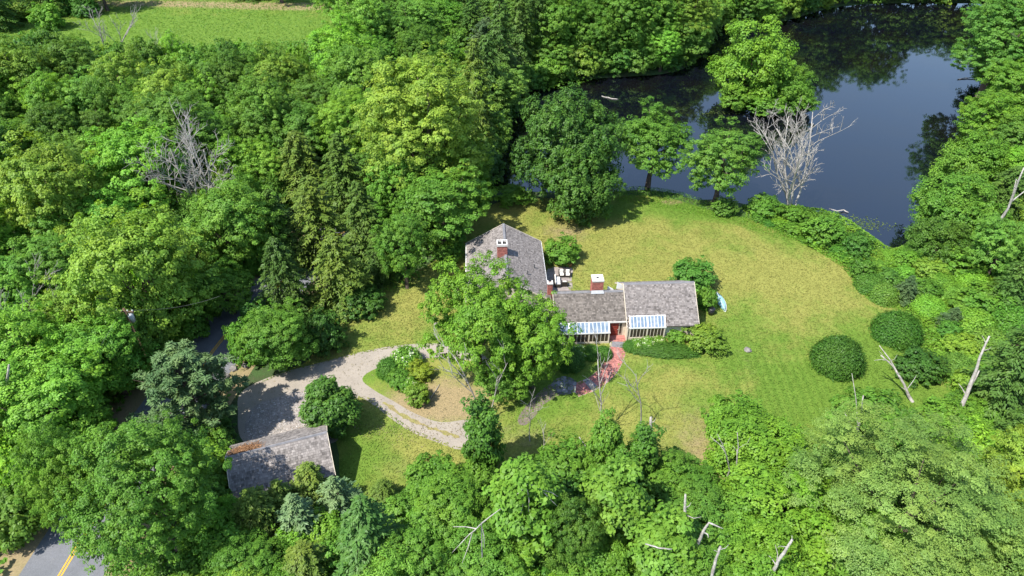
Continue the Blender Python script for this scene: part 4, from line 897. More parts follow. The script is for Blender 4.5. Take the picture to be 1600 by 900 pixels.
# sunrooms
def sunroom(a0, a1, b0, zb, zw, bt, zt, n, wide):
    """glass lean-to: knee sill at b0 from zb, eave at zw, top at (bt, zt); n bays, wide ones are the white posts"""
    mb = MB(); mb.box(a0, b0 - .04, zb - .25, a1, b0 + .1, zb + .28)
    sr = mb.build('sunroom', M['board'], house)
    d_ = (a1 - a0 - .2) / n
    hd = MB(); hd.box(a0 - .04, b0 - .07, zw - .06, a1 + .04, b0 + .09, zw + .10); hd.build('header', M['white'], sr)
    tp = MB(); tp.box(a0 - .03, bt - .05, zt - .02, a1 + .03, bt + .08, zt + .08); tp.build('header', M['white'], sr)
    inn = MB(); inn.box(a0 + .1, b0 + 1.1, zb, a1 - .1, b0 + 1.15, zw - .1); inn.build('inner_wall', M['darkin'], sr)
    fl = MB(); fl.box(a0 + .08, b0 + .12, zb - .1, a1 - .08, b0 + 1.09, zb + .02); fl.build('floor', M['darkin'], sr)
    sv = Vector((0, bt - b0, zt - zw)); nn = Vector((0, -sv.z, sv.y)).normalized()
    mesh_bar = {}
    for i in range(n + 1):
        x = a0 + .1 + i * d_; wdt = 0.16 if i in wide or i in (0, n) else 0.055
        pb = MB(); pb.box(x - wdt / 2, b0 - .03, zb + .281, x + wdt / 2, b0 + .07, zw - .061); pb.build('mullion', M['board'], sr)
        rf = MB(); p = Vector((x, b0 - .02, zw + .10)) + nn * .01; q = Vector((x, bt - .05, zt + .06)) + nn * .01; rf.bar(p, q, wdt, .08, nn); rf.build('glazing_bar', M['white'], sr)
        if i < n:
            g = MB(); g.box(x + .02, b0 + .01, zb + .282, x + d_ - .02, b0 + .03, zw - .062); g.build('window_pane', M['glass'], sr)
            g = MB(); p = Vector((x + d_ / 2, b0 - .02, zw + .09)); q = Vector((x + d_ / 2, bt - .05, zt + .05)); g.bar(p, q, d_ - .03, .025, nn); g.build('roof_pane', M['glass_roof'], sr)
    for x in (a0 + .02, a1 - .02):
        ck = MB(); ck.hexa([(x - .03, b0 + .1, zb - .2), (x + .03, b0 + .1, zb - .2), (x + .03, bt + .1, zb - .2), (x - .03, bt + .1, zb - .2)], [(x - .03, b0 + .1, zw - .06), (x + .03, b0 + .1, zw - .06), (x + .03, bt + .1, zt - .03), (x - .03, bt + .1, zt - .03)]); ck.build('cheek', M['board'], sr)
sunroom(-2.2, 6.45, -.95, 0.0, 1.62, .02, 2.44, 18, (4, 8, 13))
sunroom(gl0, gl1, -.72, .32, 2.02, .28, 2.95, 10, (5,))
# entrance
mb = MB(); mb.box(6.46, -.02, 2.32, 8.7, .08, 2.50); mb.build('entrance_beam', M['white'], house)
mb = MB(); mb.box(6.5, .30, -.1, 8.7, .34, 2.3); mb.build('entrance_wall', M['board'], house)
mb = MB(); mb.box(6.72, .24, .1, 7.66, .30, 2.1); dr = mb.build('door', M['reddoor'], house)
for z in (.25, .8, 1.4):
    mb = MB(); mb.box(6.84, .215, z, 7.54, .239, z + .42); mb.build('panel', M['reddoor'], dr)
mb = MB(); mb.lathe([(0, 0), (.04, .01), (.045, .04), (0, .06)], 8); k_ = mb.build('handle', M['zinc'], dr, (7.6, .20, 1.05))
mb = MB(); mb.box(7.74, .24, .3, 8.1, .30, 2.1); sl_ = mb.build('side_light', M['board'], house)
mb = MB(); mb.box(7.8, .215, .4, 8.04, .239, 2.0); mb.build('pane', M['glass'], sl_)
mb = MB(); mb.box(8.52, -.8, -.1, 8.62, .29, 2.2); mb.build('entrance_cheek', M['board'], house)
mb = MB(); mb.box(6.5, -.35, -.1, 8.5, .235, .12); st = mb.build('step', M['brick_walk'], house)

# brick walk: real bricks laid along its curve
wc = smooth([G(963, 516), G(965, 530), G(965, 548), G(957, 569), G(944, 586), G(925, 600), G(897, 611)], 14, False)
mb = MB(); rng = random.Random(9)
P = np.array(wc); seg = np.hypot(*np.diff(P, axis=0).T); cum = np.concatenate([[0], np.cumsum(seg)]); Ltot = cum[-1]
def at_s(s_, o):
    i = min(np.searchsorted(cum, s_, 'right') - 1, len(seg) - 1); f = (s_ - cum[i]) / seg[i]; p = P[i] * (1 - f) + P[i + 1] * f
    d_ = (P[min(i + 2, len(P) - 1)] - P[max(i - 1, 0)]); d_ = d_ / np.hypot(*d_); n_ = np.array((-d_[1], d_[0])); return p + n_ * o
base = MB(); ns = 60
for i in range(ns):
    s0, s1 = Ltot * i / ns, Ltot * (i + 1) / ns; base.poly([(*at_s(s0, -.98), .034), (*at_s(s1, -.98), .034), (*at_s(s1, .98), .034), (*at_s(s0, .98), .034)][::-1])
walk = tag(base.build('brick_walk', M['mortar']), kind='structure')
s_ = 0.0; r = 0
slabs = [(2.1, 3.1), (Ltot - 2.6, Ltot - 1.7)]
while s_ < Ltot - .12:
    if not any(a < s_ + .06 < b for a, b in slabs):
        a = -.95 - (r % 2) * .11
        while a < .95:
            p, q = max(a, -.95) + .006, min(a + .22, .95) - .006; a += .22
            if q - p < .05: continue
            h_ = .05 + rng.uniform(0, .012); c4 = [at_s(s_ + .006, p), at_s(s_ + .104, p), at_s(s_ + .104, q), at_s(s_ + .006, q)]
            bt_ = [(*x, .034) for x in c4]; mb.hexa(bt_[::-1], [(*x, h_) for x in c4][::-1], rng.uniform(.1, .95))
    s_ += .11; r += 1
tag(mb.build('bricks', M['brick_walk'], walk), kind='stuff')
for a, b in slabs:
    for h in range(2):
        o0, o1 = (-.7, -.01) if h == 0 else (.01, .7); mb = MB(); c4 = [at_s(a, o0), at_s(b, o0), at_s(b, o1), at_s(a, o1)]; mb.hexa([(*x, .03) for x in c4][::-1], [(*x, .058) for x in c4][::-1]); mb.build('slate_slab', M['slate'], walk)
land = tag(link('slate_landing', None), kind='structure')
D.objects.remove(land)
lx, ly = G(882, 603); ring_ = [(lx + math.cos(t * .52) * rng.uniform(1.3, 1.6), ly + math.sin(t * .52) * rng.uniform(1.3, 1.6)) for t in range(12)]
land = sheet('slate_landing', ring_, .038, M['slate'])
for t in range(14):
    aa = rng.uniform(0, 6.28); rr2 = rng.uniform(0, 1.15) ** .8; cx_, cy_ = lx + math.cos(aa) * rr2, ly + math.sin(aa) * rr2
    mb = MB(); k = 6; rad = rng.uniform(.28, .42); a0 = rng.uniform(0, 1); pts = [(cx_ + math.cos(a0 + j * 1.047) * rad * rng.uniform(.8, 1.1), cy_ + math.sin(a0 + j * 1.047) * rad * rng.uniform(.8, 1.1)) for j in range(k)]
    zt_ = .05 + t * .0035; mb.poly([(*p, zt_) for p in pts], rng.uniform(.2, .8))
    for j in range(k): mb.poly([(*pts[j], .03), (*pts[(j + 1) % k], .03), (*pts[(j + 1) % k], zt_), (*pts[j], zt_)])
    mb.build('flagstone', M['slate'], land)

# patio and its furniture
pat = sheet('patio', gpoly([(855, 421), (893, 419), (892, 432), (884, 447), (892, 455), (850, 462)], 3), .028, M['patio'])
for i in range(5):
    for j in range(6):
        x, y = 4.9 + i * .62 + rng.uniform(-.03, .03), 70.2 + j * .75
        mb = MB(); mb.box(x, y, .03, x + .58, y + .70, .05 + rng.uniform(0, .01), rng.uniform(.2, .8)); mb.build('paving_slab', M['patio'], pat)
def armchair(px, py, rz, label, wide=.78, group='ivory cushioned patio seats'):
    x, y = G(px, py, .35); o = thing('patio_armchair' if wide < 1 else 'patio_sofa', label, 'armchair' if wide < 1 else 'sofa', (x, y, .06), rz, group)
    w_ = wide / 2; mb = MB(); mb.box(-w_, -.38, .14, w_, .38, .30); mb.build('seat_frame', M['wicker'], o)
    for s_ in (-1, 1): mb = MB(); mb.box(s_ * w_ - (.10 if s_ > 0 else 0), -.38, .301, s_ * w_ + (.10 if s_ < 0 else 0), .30, .56); mb.build('armrest', M['wicker'], o)
    mb = MB(); mb.hexa([(-w_, .30, .302), (w_, .30, .302), (w_, .40, .302), (-w_, .40, .302)], [(-w_, .38, .82), (w_, .38, .82), (w_, .46, .82), (-w_, .46, .82)]); mb.build('backrest', M['wicker'], o)
    n = 1 if wide < 1 else 3; cw = (wide - .22) / n
    for k in range(n):
        x0 = -w_ + .11 + k * cw
        for nm, bx in (('seat_cushion', (x0, -.40, .31, x0 + cw - .015, .16, .47)), ('back_cushion', (x0, .165, .40, x0 + cw - .015, .32, .90))):
            bm = bmesh.new(); bmesh.ops.create_cube(bm, size=1)
            for v_ in bm.verts: v_.co = Vector(((bx[0] + bx[3]) / 2 + v_.co.x * (bx[3] - bx[0]), (bx[1] + bx[4]) / 2 + v_.co.y * (bx[4] - bx[1]), (bx[2] + bx[5]) / 2 + v_.co.z * (bx[5] - bx[2])))
            bmesh.ops.bevel(bm, geom=bm.edges[:], offset=.045, segments=2, affect='EDGES'); me = D.meshes.new(nm); bm.to_mesh(me); bm.free(); me.materials.append(M['cushion']); link(nm, me, o)
    for sx in (-1, 1):
        for sy in (-1, 1): mb = MB(); mb.box(sx * (w_ - .05) - .025, sy * .33 - .025, 0, sx * (w_ - .05) + .025, sy * .33 + .025, .139); mb.build('leg', M['wicker'], o)
armchair(877.5, 428.5, 0.05, 'ivory patio armchair nearest the house wing, left of its twin')
armchair(887, 428.5, -0.05, 'ivory patio armchair on the lawn side, right of its twin')
armchair(882, 443, 3.14, 'ivory patio armchair turned towards the other two')
armchair(870.5, 440, -1.57 + 3.14, 'long ivory patio sofa along the house wing', 2.0)
# terracotta pot
x, y = G(890, 416); o = thing('flower_pot', 'orange terracotta pot on the far patio corner', 'pot', (x, y, .02))
mb = MB(); mb.lathe([(0, .0), (.22, .0), (.32, .42), (.27, .42), (.25, .36), (0, .36)], 16); mb.build('bowl', M['terracotta'], o, sm=True)
mb = MB(); mb.lathe([(.32, .421), (.36, .421), (.36, .50), (.31, .50), (.30, .43)], 16); mb.build('rim', M['terracotta'], o)
# canoe leaning upside down beside the bush
a = Vector((*G(1117, 459), 0)); b = Vector((*G(1130, 488), 0)); o = thing('canoe', 'pale blue upturned canoe lying on the grass beside the house', 'canoe', ((a + b) / 2 + Vector((.2, 0, .25))), math.atan2((b - a).y, (b - a).x)); o.rotation_euler = (R_(22), 0, o.rotation_euler[2])
Lc = (b - a).length * 0.98; mb = MB(); rows = []
def hull(t, s_):
    w_ = .48 * max(1 - abs(2 * t - 1) ** 2.3, 0.02); h_ = .40 + .14 * abs(2 * t - 1) ** 3; an = s_ * math.pi
    return Vector(((t - .5) * Lc, -math.cos(an) * w_, h_ * math.sin(an) ** .7 * (1 if abs(2 * t - 1) < .99 else .6) - .22))
for i in range(20):
    for j in range(10): 
        q = [hull(i / 20, j / 10), hull((i + 1) / 20, j / 10), hull((i + 1) / 20, (j + 1) / 10), hull(i / 20, (j + 1) / 10)]
        mb.poly(q)
hl = mb.build('hull', M['canoe'], o, sm=True)
gw = MB()
for s_ in (0, 1): gw.tube([hull(i / 16, s_) for i in range(17)], .035, 6)
gw.build('gunwale', M['white'], o)
mb = MB()
for i in range(5):
    for j in range(10):
        f = lambda t, s_: hull(t, s_) * 1.0 + (hull(t, s_) - Vector((hull(t, s_).x, 0, -.22))) * .02
        mb.poly([f(i / 20, j / 10), f((i + 1) / 20, j / 10), f((i + 1) / 20, (j + 1) / 10), f(i / 20, (j + 1) / 10)])
mb.build('end_deck', M['canoe_end'], o, sm=True)
mb = MB(); mb.tube([hull(i / 16, .5) + Vector((0, 0, .01)) for i in range(17)], .02, 5); mb.build('keel', M['white'], o)
# bin
x, y = G(1110.5, 491); o = thing('rubbish_bin', 'black round bin on the grass by the house gable', 'bin', (x, y, .012))
mb = MB(); mb.lathe([(0, 0), (.33, 0), (.40, .85), (.37, .85), (.31, .1), (0, .1)], 18); mb.build('body', M['black'], o, sm=True)
mb = MB(); mb.lathe([(.43, .80), (.43, .88), (.36, .95), (.1, 1.0), (0, 1.0)], 18); ld_ = mb.build('lid', M['black'], o); mb = MB(); mb.tube([(-.1, 0, 1.0), (-.08, 0, 1.07), (.08, 0, 1.07), (.1, 0, 1.0)], .02, 6); mb.build('handle', M['black'], ld_)
# marker post and stones
x, y = G(898, 613); o = thing('marker_post', 'short white post at the end of the brick walk', 'post', (x, y, 0)); mb = MB(); mb.box(-.06, -.06, 0, .06, .06, .85); mb.build('post', M['white'], o); mb = MB(); mb.hexa([(-.08, -.08, .851), (.08, -.08, .851), (.08, .08, .851), (-.08, .08, .851)], [(-.01, -.01, .95), (.01, -.01, .95), (.01, .01, .95), (-.01, .01, .95)]); mb.build('cap', M['white'], o)
def rock(px, py, r, label):
    bm = bmesh.new(); bmesh.ops.create_icosphere(bm, subdivisions=2, radius=r); rg = random.Random(px)
    for v_ in bm.verts: v_.co *= rg.uniform(.8, 1.15); v_.co.z = max(v_.co.z * .65, -r * .2)
    me = D.meshes.new('boulder'); bm.to_mesh(me); bm.free(); me.materials.append(M['stone']); tag(link('boulder', me, None, (*G(px, py), r * .25)), label, 'boulder', 'boulders on the grass')
rock(683, 509, .42, 'pale boulder on the lawn left of the big locust tree'); rock(1168, 548, .45, 'pale flat boulder on the open lawn right of the house'); rock(441, 577, .5, 'pale boulder at the driveway lawn corner by the road'); rock(1447, 640, .45, 'pale boulder between the leaning trunk and the tall snag'); rock(1490, 655, .6, 'broad pale boulder at the foot of the tall snag')
for i, (px, py) in enumerate(((366, 577), (385, 572), (352, 590))): rock(px, py, .5, ('reddish boulder nearest the road at the driveway mouth', 'boulder right of the one nearest the road', 'boulder left at the driveway mouth')[i])

# ------------------------------------------------------------------ the garage
TB = R_(19); gx, gy = G(510.5, 675, 4.5)
gar = thing('garage', 'small shingled garage with needles on its roof beside the driveway', 'garage', (gx, gy, 0), TB)
roof = gable(gar, -9.1, 0, -3.5, 0, 3.3, 2.4, 4.5, 2.3, M['shingle_barn'], 12, exp=.23, rowtone=.2)
mb = MB(); i = .3
w_ = walls(gar, -9.1, 0, -3.5, 0, 3.3, 2.4, 4.5, M['board'])
for k in range(2):
    mb = MB(); mb.box(-7.9 + k * 3.9, 3.001, -.1, -5.0 + k * 3.9, 3.06, 2.0); dg = mb.build('garage_door', M['board'], gar)
    for r in range(4): mb = MB(); mb.box(-7.85 + k * 3.9, 3.061, .02 + r * .5, -5.05 + k * 3.9, 3.08, .47 + r * .5); mb.build('panel', M['white'], dg)
mb = MB(); mb.box(-.299, -.5, 2.5, -.24, .5, 3.5); wn = mb.build('window', M['white'], gar); mb = MB(); mb.box(-.239, -.4, 2.6, -.22, .4, 3.4); mb.build('pane', M['glass'], wn)
nl = np.random.default_rng(4); n = 1700; u_ = nl.normal(-7.6, .75, n); s2 = np.clip(np.abs(nl.normal(.9, .7, n)), .05, 3.2); kk = (u_ > -9.05) & (u_ < -5.6); u_, s2 = u_[kk], s2[kk]
Pn = np.stack([u_, s2, 4.5 - s2 * (2.2 / 3.3) + .09], -1)
tag(link('needle_litter', leaf_mesh('needle_litter', Pn, np.tile((0, .5, .8), (len(Pn), 1)) + nl.normal(size=Pn.shape) * .3, np.full(len(Pn), .2), M['duff'], nl, .4), roof), kind='stuff')

# ------------------------------------------------------------------ utility pole and cables
px_, py_ = G(193, 482, 10.5); o = thing('utility_pole', 'leaning wooden utility pole with a transformer among the roadside trees', 'pole', (px_, py_, 0))
mb = MB(); mb.tube([(0, 0, -.3), (0, 0, 10.5)], [.19, .13], 10); mb.build('post', M['pole'], o)
mb = MB(); mb.lathe([(0, 8.8), (.26, 8.8), (.28, 9.7), (.12, 9.85), (0, 9.85)], 14, c=(.42, 0)); mb.build('transformer', M['zinc'], o)
mb = MB(); mb.box(-.9, -.06, 10.0, .9, .06, 10.14); ar = mb.build('cross_arm', M['pole'], o)
for x in (-.8, -.3, .3, .8): mb = MB(); mb.lathe([(0, 10.14), (.06, 10.15), (.06, 10.3), (0, 10.33)], 8, c=(x, 0)); mb.build('insulator', M['white'], ar)
def cable(p, q, sag, label):
    p, q = Vector(p), Vector(q); pts = [p.lerp(q, t / 24) - Vector((0, 0, sag * 4 * (t / 24) * (1 - t / 24))) for t in range(25)]; o = thing('overhead_cable', label, 'cable', p, 0, 'overhead cables'); mb = MB(); mb.tube([x - p for x in pts], .014, 5); mb.build('strand', M['wire'], o)
q0 = (*G(-40, 800, 10), 10)
cable((px_ - .3, py_, 10.3), q0, .9, 'overhead cable running down from the pole to the lower left edge')
cable((px_ + .3, py_, 10.3), (*G(345, 462, 9.5), 9.5), .6, 'overhead cable from the pole up along the road into the trees')

# ------------------------------------------------------------------ the woods
FORBID = [(LAWN, 1.0), (POND, 0.0), (DRIVE, 1.0)]
road_poly = lin_strip(ROAD_C, 4.8, -4.8); road_poly = road_poly[0] + road_poly[1][::-1]
def allowed(x, y):
    for pl, mrg in FORBID:
        if inside(pl, [x], [y])[0]: return False
    if inside(road_poly, [x], [y])[0] and y < 100: return False
    return not any(inside(r_, [x], [y])[0] for r_ in HOUSE_RECTS)
WOODS = []
for q in ((344, 534, 32), (368, 562, 22), (200, 502, 30), (305, 290, 60), (100, 868, 62), (60, 880, 60), (330, 40, 60), (430, 40, 60), (500, 45, 40), (250, 40, 50)): PLANTED.append((*q, None))
def fill(poly, n, kinds, rr, tall=(0.9, 1.25), sep=0.62, seed=1, tints=None, water=False):
    rg = random.Random(seed); P = np.array(poly); x0, y0 = P.min(0); x1, y1 = P.max(0); made = 0
    for _ in range(n * 40):
        if made >= n: break
        px, py = rg.uniform(x0, x1), rg.uniform(y0, y1)
        if not inside(poly, [px], [py])[0]: continue
        kind = rg.choice(kinds); r = rg.uniform(*rr); zc = 8; x, y = G(px, py, zc); rp = r * FPX / PJ(x, y, zc)[2]
        if any((px - a) ** 2 + ((py - b) * 1.15) ** 2 < (sep * (rp + c)) ** 2 for a, b, c, _o in PLANTED): continue
        var = rg.randrange(len(PR[kind])); p = PR[kind][var]; s = r / p['R']; sz = s * rg.uniform(*tall); x, y = G(px, py, p['zc'] * sz)
        if not allowed(x, y): continue
        tn = rg.choice(tints or ['mid']); base = TINTS[tn]; j = rg.uniform(.98, 1.4)
        o = place(kind, x, y, s, sz, None, tuple(c * j * rg.uniform(.95, 1.05) for c in base), var, rg.uniform(0, 6.28))
        PLANTED.append((px, py, rp, o)); WOODS.append((kind, tn, r, px, py, o)); made += 1
TINTS = {'bright green': BRI, 'fresh green': LUSH, 'mid': (1, 1, 1), 'yellow-green': LIME, 'dark green': DRK, 'olive green': OLI, 'cool green': COOL}
TINTS['mid green'] = TINTS.pop('mid')
NORM = ['bright green', 'fresh green', 'mid green', 'yellow-green', 'fresh green', 'bright green', 'yellow-green', 'olive green', 'dark green']
fill([(-60, 95), (60, 92), (180, 118), (300, 128), (420, 128), (480, 112), (570, 130), (560, 180), (530, 230), (430, 230), (380, 330), (390, 470), (330, 480), (250, 500), (100, 600), (60, 690), (-60, 740)], 170, ['maple', 'maple', 'maple', 'big'], (3.6, 6.6), (0.95, 1.3), 0.58, 2, NORM)
fill([(525, -60), (620, -60), (690, 0), (700, 60), (640, 90), (590, 120), (525, 95)], 34, ['maple', 'maple', 'big'], (4.2, 6.8), (0.95, 1.3), 0.55, 3, NORM)
fill([(640, -60), (930, -60), (930, 0), (890, 60), (850, 100), (800, 190), (770, 150), (740, 60), (650, 40)], 46, ['hemlock', 'hemlock', 'pine', 'maple'], (4.6, 6.2), (0.72, 0.95), 0.48, 4, ['mid green', 'olive green', 'cool green', 'mid green'])
fill([(860, -70), (1330, -70), (1270, -20), (1190, 0), (1100, 36), (1070, 66), (1000, 82), (920, 90), (850, 110)], 70, ['maple', 'maple', 'light'], (3.8, 6.2), (0.95, 1.25), 0.52, 5, NORM + ['mid green', 'dark green'])
for k, (x, y) in enumerate([(58, 203), (68, 209), (76, 204), (85, 210), (92, 205), (101, 208), (110, 206), (119, 209), (128, 206), (138, 208), (147, 206)]):
    kd = ('big', 'big', 'maple')[k % 3]; vr = k % 2; sc = prng.uniform(.95, 1.15) if kd == 'big' else 1.6
    o = place(kd, x, y, sc, sc * (1.15 if x < 112 else .8), None, LUSH, vr); WOODS.append((kd, 'fresh green', 8, *PJ(x, y, 8)[:2], o)); PLANTED.append((*PJ(x, y, 8)[:2], 40, o))
for k, (px, py) in enumerate([(905, 118), (935, 116), (965, 112), (990, 114), (1015, 110), (1040, 106), (1065, 98), (1080, 84), (1094, 62), (1104, 44), (1130, 36), (1160, 36), (1195, 34), (1225, 28), (1255, 20), (1285, 12), (1310, 6), (830, 136), (850, 128), (800, 152), (780, 185), (766, 220), (758, 250), (750, 280), (880, 122), (1340, 4), (1368, 3), (1398, 2), (1428, 2), (1458, 2), (1488, 3), (1518, 4), (1545, 8)]):
    x, y = G(px, py - 2); sc = prng.uniform(1.25, 1.9); o = place('bush', x, y, sc, sc * prng.uniform(1, 1.3), None, prng.choice([LUSH, BRI, (1, 1, 1), OLI]), k % 3)
    WOODS.append(('shore', 'leafy', 3, *PJ(x, y, 2)[:2], o)); PLANTED.append((px, py - 8, 18, o))
for k, (px, py) in enumerate([(868, 112), (918, 106), (968, 101), (1015, 95), (1058, 88), (1086, 55), (1118, 30), (1168, 27), (1222, 20), (1275, 6), (1318, -4)]):
    x, y = G(px, py); vr = k % 2; kd = 'big' if k % 3 else 'maple'; sc = (prng.uniform(.72, .9) if kd == 'big' else prng.uniform(1.2, 1.4))
    o = place(kd, x, y, sc, sc * prng.uniform(1.05, 1.3), None, prng.choice([LUSH, (1, 1, 1), BRI, OLI]), vr); q = PJ(x, y, 12); WOODS.append(('big', 'shoreline', 7, q[0], q[1], o))
for k, (px, py) in enumerate([(812, 128), (782, 158), (762, 205), (746, 250), (835, 118)]):
    x, y = G(px, py); o = place('hemlock', x, y, .95, prng.uniform(1.1, 1.35), None, prng.choice([(1, 1, 1), OLI, COOL]), k % 3); q = PJ(x, y, 9); WOODS.append(('hemlock', 'shoreline', 5, q[0], q[1], o))
fill([(1500, 0), (1660, 0), (1660, 420), (1560, 420), (1530, 250), (1560, 120)], 20, ['maple', 'vine'], (3.5, 5.5), (0.9, 1.2), 0.52, 7, NORM)
fill([(-80, -100), (540, -100), (530, -48), (250, -48), (-80, -25)], 24, ['maple', 'maple', 'hemlock'], (5, 7), (1, 1.2), 0.55, 8, ['mid green', 'dark green'])
fill([(-40, 8), (150, 8), (150, 26), (-40, 30)], 12, ['bush'], (2.6, 4), (0.9, 1.2), 0.6, 9, ['mid green', 'fresh green'])
FORBID.append((MEADOW, -1.0))
fill([(-60, 80), (520, 95), (560, 250), (390, 330), (390, 560), (180, 600), (60, 760), (-60, 760)], 150, ['bush', 'bush', 'vine'], (2.2, 3.6), (1.2, 2.2), 0.46, 10, NORM)
fill([(560, 60), (740, 60), (800, 200), (760, 300), (700, 380), (600, 330), (540, 200)], 40, ['bush', 'bush', 'maple'], (2.4, 4.2), (1.0, 1.6), 0.42, 16, NORM)
fill([(-60, 690), (70, 640), (80, 830), (-60, 830)], 14, ['bush', 'vine'], (2.2, 3.2), (1.0, 1.4), 0.5, 11, ['dark green', 'fresh green'])
fill([(330, 715), (640, 790), (1130, 800), (1300, 745), (1620, 680), (1620, 960), (250, 960)], 70, ['bush', 'bush', 'vine'], (1.8, 3.0), (1.0, 1.5), 0.42, 12, NORM)
fill([(1340, 385), (1480, 400), (1640, 430), (1640, 660), (1510, 640), (1480, 560), (1440, 480), (1360, 460)], 44, ['bush', 'bush', 'loose'], (1.3, 2.3), (0.8, 1.2), 0.50, 13, NORM)
fill([(1180, 338), (1280, 355), (1340, 380), (1385, 410), (1350, 440), (1300, 400), (1230, 368)], 20, ['bush'], (0.9, 1.5), (0.6, 0.9), 0.55, 14, ['bright green', 'fresh green', 'yellow-green'])
fill([(300, 640), (350, 660), (350, 780), (310, 820)], 5, ['bush'], (1.8, 2.6), (1, 1.4), 0.4, 15, ['dark green'])

# names for the trees of the woods: look, then place by the nearest landmark
MARKS = [('the big leafless grey tree', 305, 270), ('the towering yellow-green tree', 668, 235), ('the meadow', 330, 55), ('the utility pole', 200, 490), ('the blue-green pine', 300, 600), ('the largest hemlock', 478, 318), ('the pond islet', 1190, 110), ('the dark rounded tree', 880, 230), ('the garage', 430, 710), ('the huge maple', 222, 765), ('the silvery leafless tree', 1245, 250), ('the clipped yews', 1350, 530), ('the feathery tree', 1432, 790), ('the vine thickets', 1200, 760), ('the tall pale snag', 1520, 590), ('the leaning bleached trunk', 1560, 340), ('the thin pale leafless tree', 160, 55), ('the arching dead branch', 835, 770), ('the fallen pale log', 1030, 855), ('the shaggy conifer', 575, 840), ('the road corner tree', 430, 525), ('the pond foot', 1380, 385), ('the bare trunk in the gap', 98, 430), ('the grey dead trunk', 18, 640), ('the far pond shore', 1400, -20), ('the pond channel', 950, 130)]
DIRS = ['right of', 'beyond and right of', 'beyond', 'beyond and left of', 'left of', 'in front and left of', 'in front of', 'in front and right of']
KN = {'maple': 'broadleaf tree', 'big': 'tall broadleaf tree', 'hemlock': 'hemlock', 'pine': 'pine', 'light': 'open-crowned tree', 'bush': 'understorey bush', 'vine': 'vine-hung thicket', 'loose': 'low shrub', 'shore': 'shoreline bush'}
ORD = ['nearest', 'second', 'third', 'fourth', 'fifth', 'sixth', 'seventh', 'eighth', 'ninth', 'tenth', 'eleventh', 'twelfth', 'thirteenth', 'fourteenth', 'fifteenth']
slot = {}
for kind, tn, r, px, py, o in WOODS:
    nm, mx, my = min(MARKS, key=lambda m_: math.hypot(px - m_[1], py - m_[2])); an = math.degrees(math.atan2(my - py, px - mx)) % 360
    slot.setdefault((KN[kind], nm, DIRS[int((an + 22.5) // 45) % 8]), []).append((math.hypot(px - mx, py - my), tn, o))
for (kn, nm, dr_), lst in slot.items():
    lst.sort(key=lambda e: e[0])
    for i, (dd, tn, o) in enumerate(lst):
        where = (f'{dr_} {nm}' if len(lst) == 1 else f'{ORD[min(i, 14)]} {dr_} {nm}')
        tag(o, f'{tn} {kn}, {where}', None, {'bush': 'bushes of the woods and shore', 'shrub': 'low shrubs', 'thicket': 'vine-hung thickets'}.get(kn.split()[-1], 'trees of the surrounding woods'))

# ------------------------------------------------------------------ ground cover nobody could count
def carpet(name, poly, n, leaf, mat, seed, hgt, tint=(1, 1, 1), avoid=(), asp=.6, up=.9):
    rg = np.random.default_rng(seed); P = np.array(poly); lo, hi = P.min(0), P.max(0); X = rg.uniform(lo[0], hi[0], n * 3); Y = rg.uniform(lo[1], hi[1], n * 3)
    k = inside(poly, X, Y)
    for a in avoid: k &= ~inside(a, X, Y)
    X, Y = X[k][:n], Y[k][:n]
    wob = sum(np.sin(X * f + p) * np.sin(Y * g + q) / (1 + i * .5) for i, (f, p, g, q) in enumerate(rg.uniform(.4, 6.3, (7, 4)) * np.array([.55, 1, .55, 1])))
    Zh = np.maximum(hgt * (.55 + .28 * wob) * np.clip(edge_dist(poly, X, Y) * .9, .08, 1), .04) * rg.uniform(.55, 1.05, len(X))
    o = link(name, leaf_mesh(name, np.stack([X, Y, Zh], -1), np.array((0, 0, up)) + rg.normal(size=(len(X), 3)) * .42, np.full(len(X), leaf), mat, rg, asp, np.clip(.5 + .2 * wob + rg.normal(size=len(X)) * .2, 0, 1)))
    o.color = (*tint, 1); return tag(o, kind='stuff')
bank = gpoly([(1160, 320), (1235, 321), (1292, 329), (1332, 347), (1370, 374), (1398, 388), (1432, 378), (1500, 405), (1600, 430), (1640, 560), (1520, 650), (1470, 590), (1440, 545), (1420, 490), (1375, 478), (1340, 455), (1322, 425), (1275, 392), (1225, 368), (1180, 345)], 4)
carpet('ground_cover', bank, 42000, .30, M['leaf'], 1, 1.0, (1.2, 1.2, .9))
woodl = gpoly([(-160, 60), (200, 80), (560, 60), (620, 100), (700, 380), (560, 470), (470, 560), (400, 575), (370, 560), (330, 700), (100, 860), (-260, 860)], 2)
carpet('undergrowth', woodl, 60000, .6, M['leaf'], 2, 1.1, (.85, .95, .9), (road_poly,))
carpet('undergrowth', gpoly([(600, 60), (760, 60), (830, 145), (960, 112), (1080, 78), (1105, 30), (1290, 0), (1330, -60), (520, -60)], 2), 26000, .9, M['leaf'], 6, 1.2, (.85, .95, .85))
carpet('undergrowth', gpoly([(560, 90), (760, 90), (790, 200), (765, 285), (735, 320), (700, 380), (560, 400)], 2), 16000, .6, M['leaf'], 7, .9, (.8, .9, .8))
carpet('undergrowth', gpoly([(330, 760), (540, 765), (640, 785), (800, 760), (960, 770), (1130, 790), (1290, 740), (1420, 668), (1660, 640), (1750, 1000), (200, 1000)], 2), 60000, .34, M['leaf'], 3, 1.0, (.9, 1, .9))
carpet('lawn_edge_grass', gpoly([(985, 291), (1050, 297), (1095, 310), (1180, 340), (1240, 366), (1225, 376), (1150, 352), (1080, 335), (1000, 320), (960, 312)], 3), 9000, .22, M['leaf'], 4, .22, (1.2, 1.25, .9), (), .3, .5)
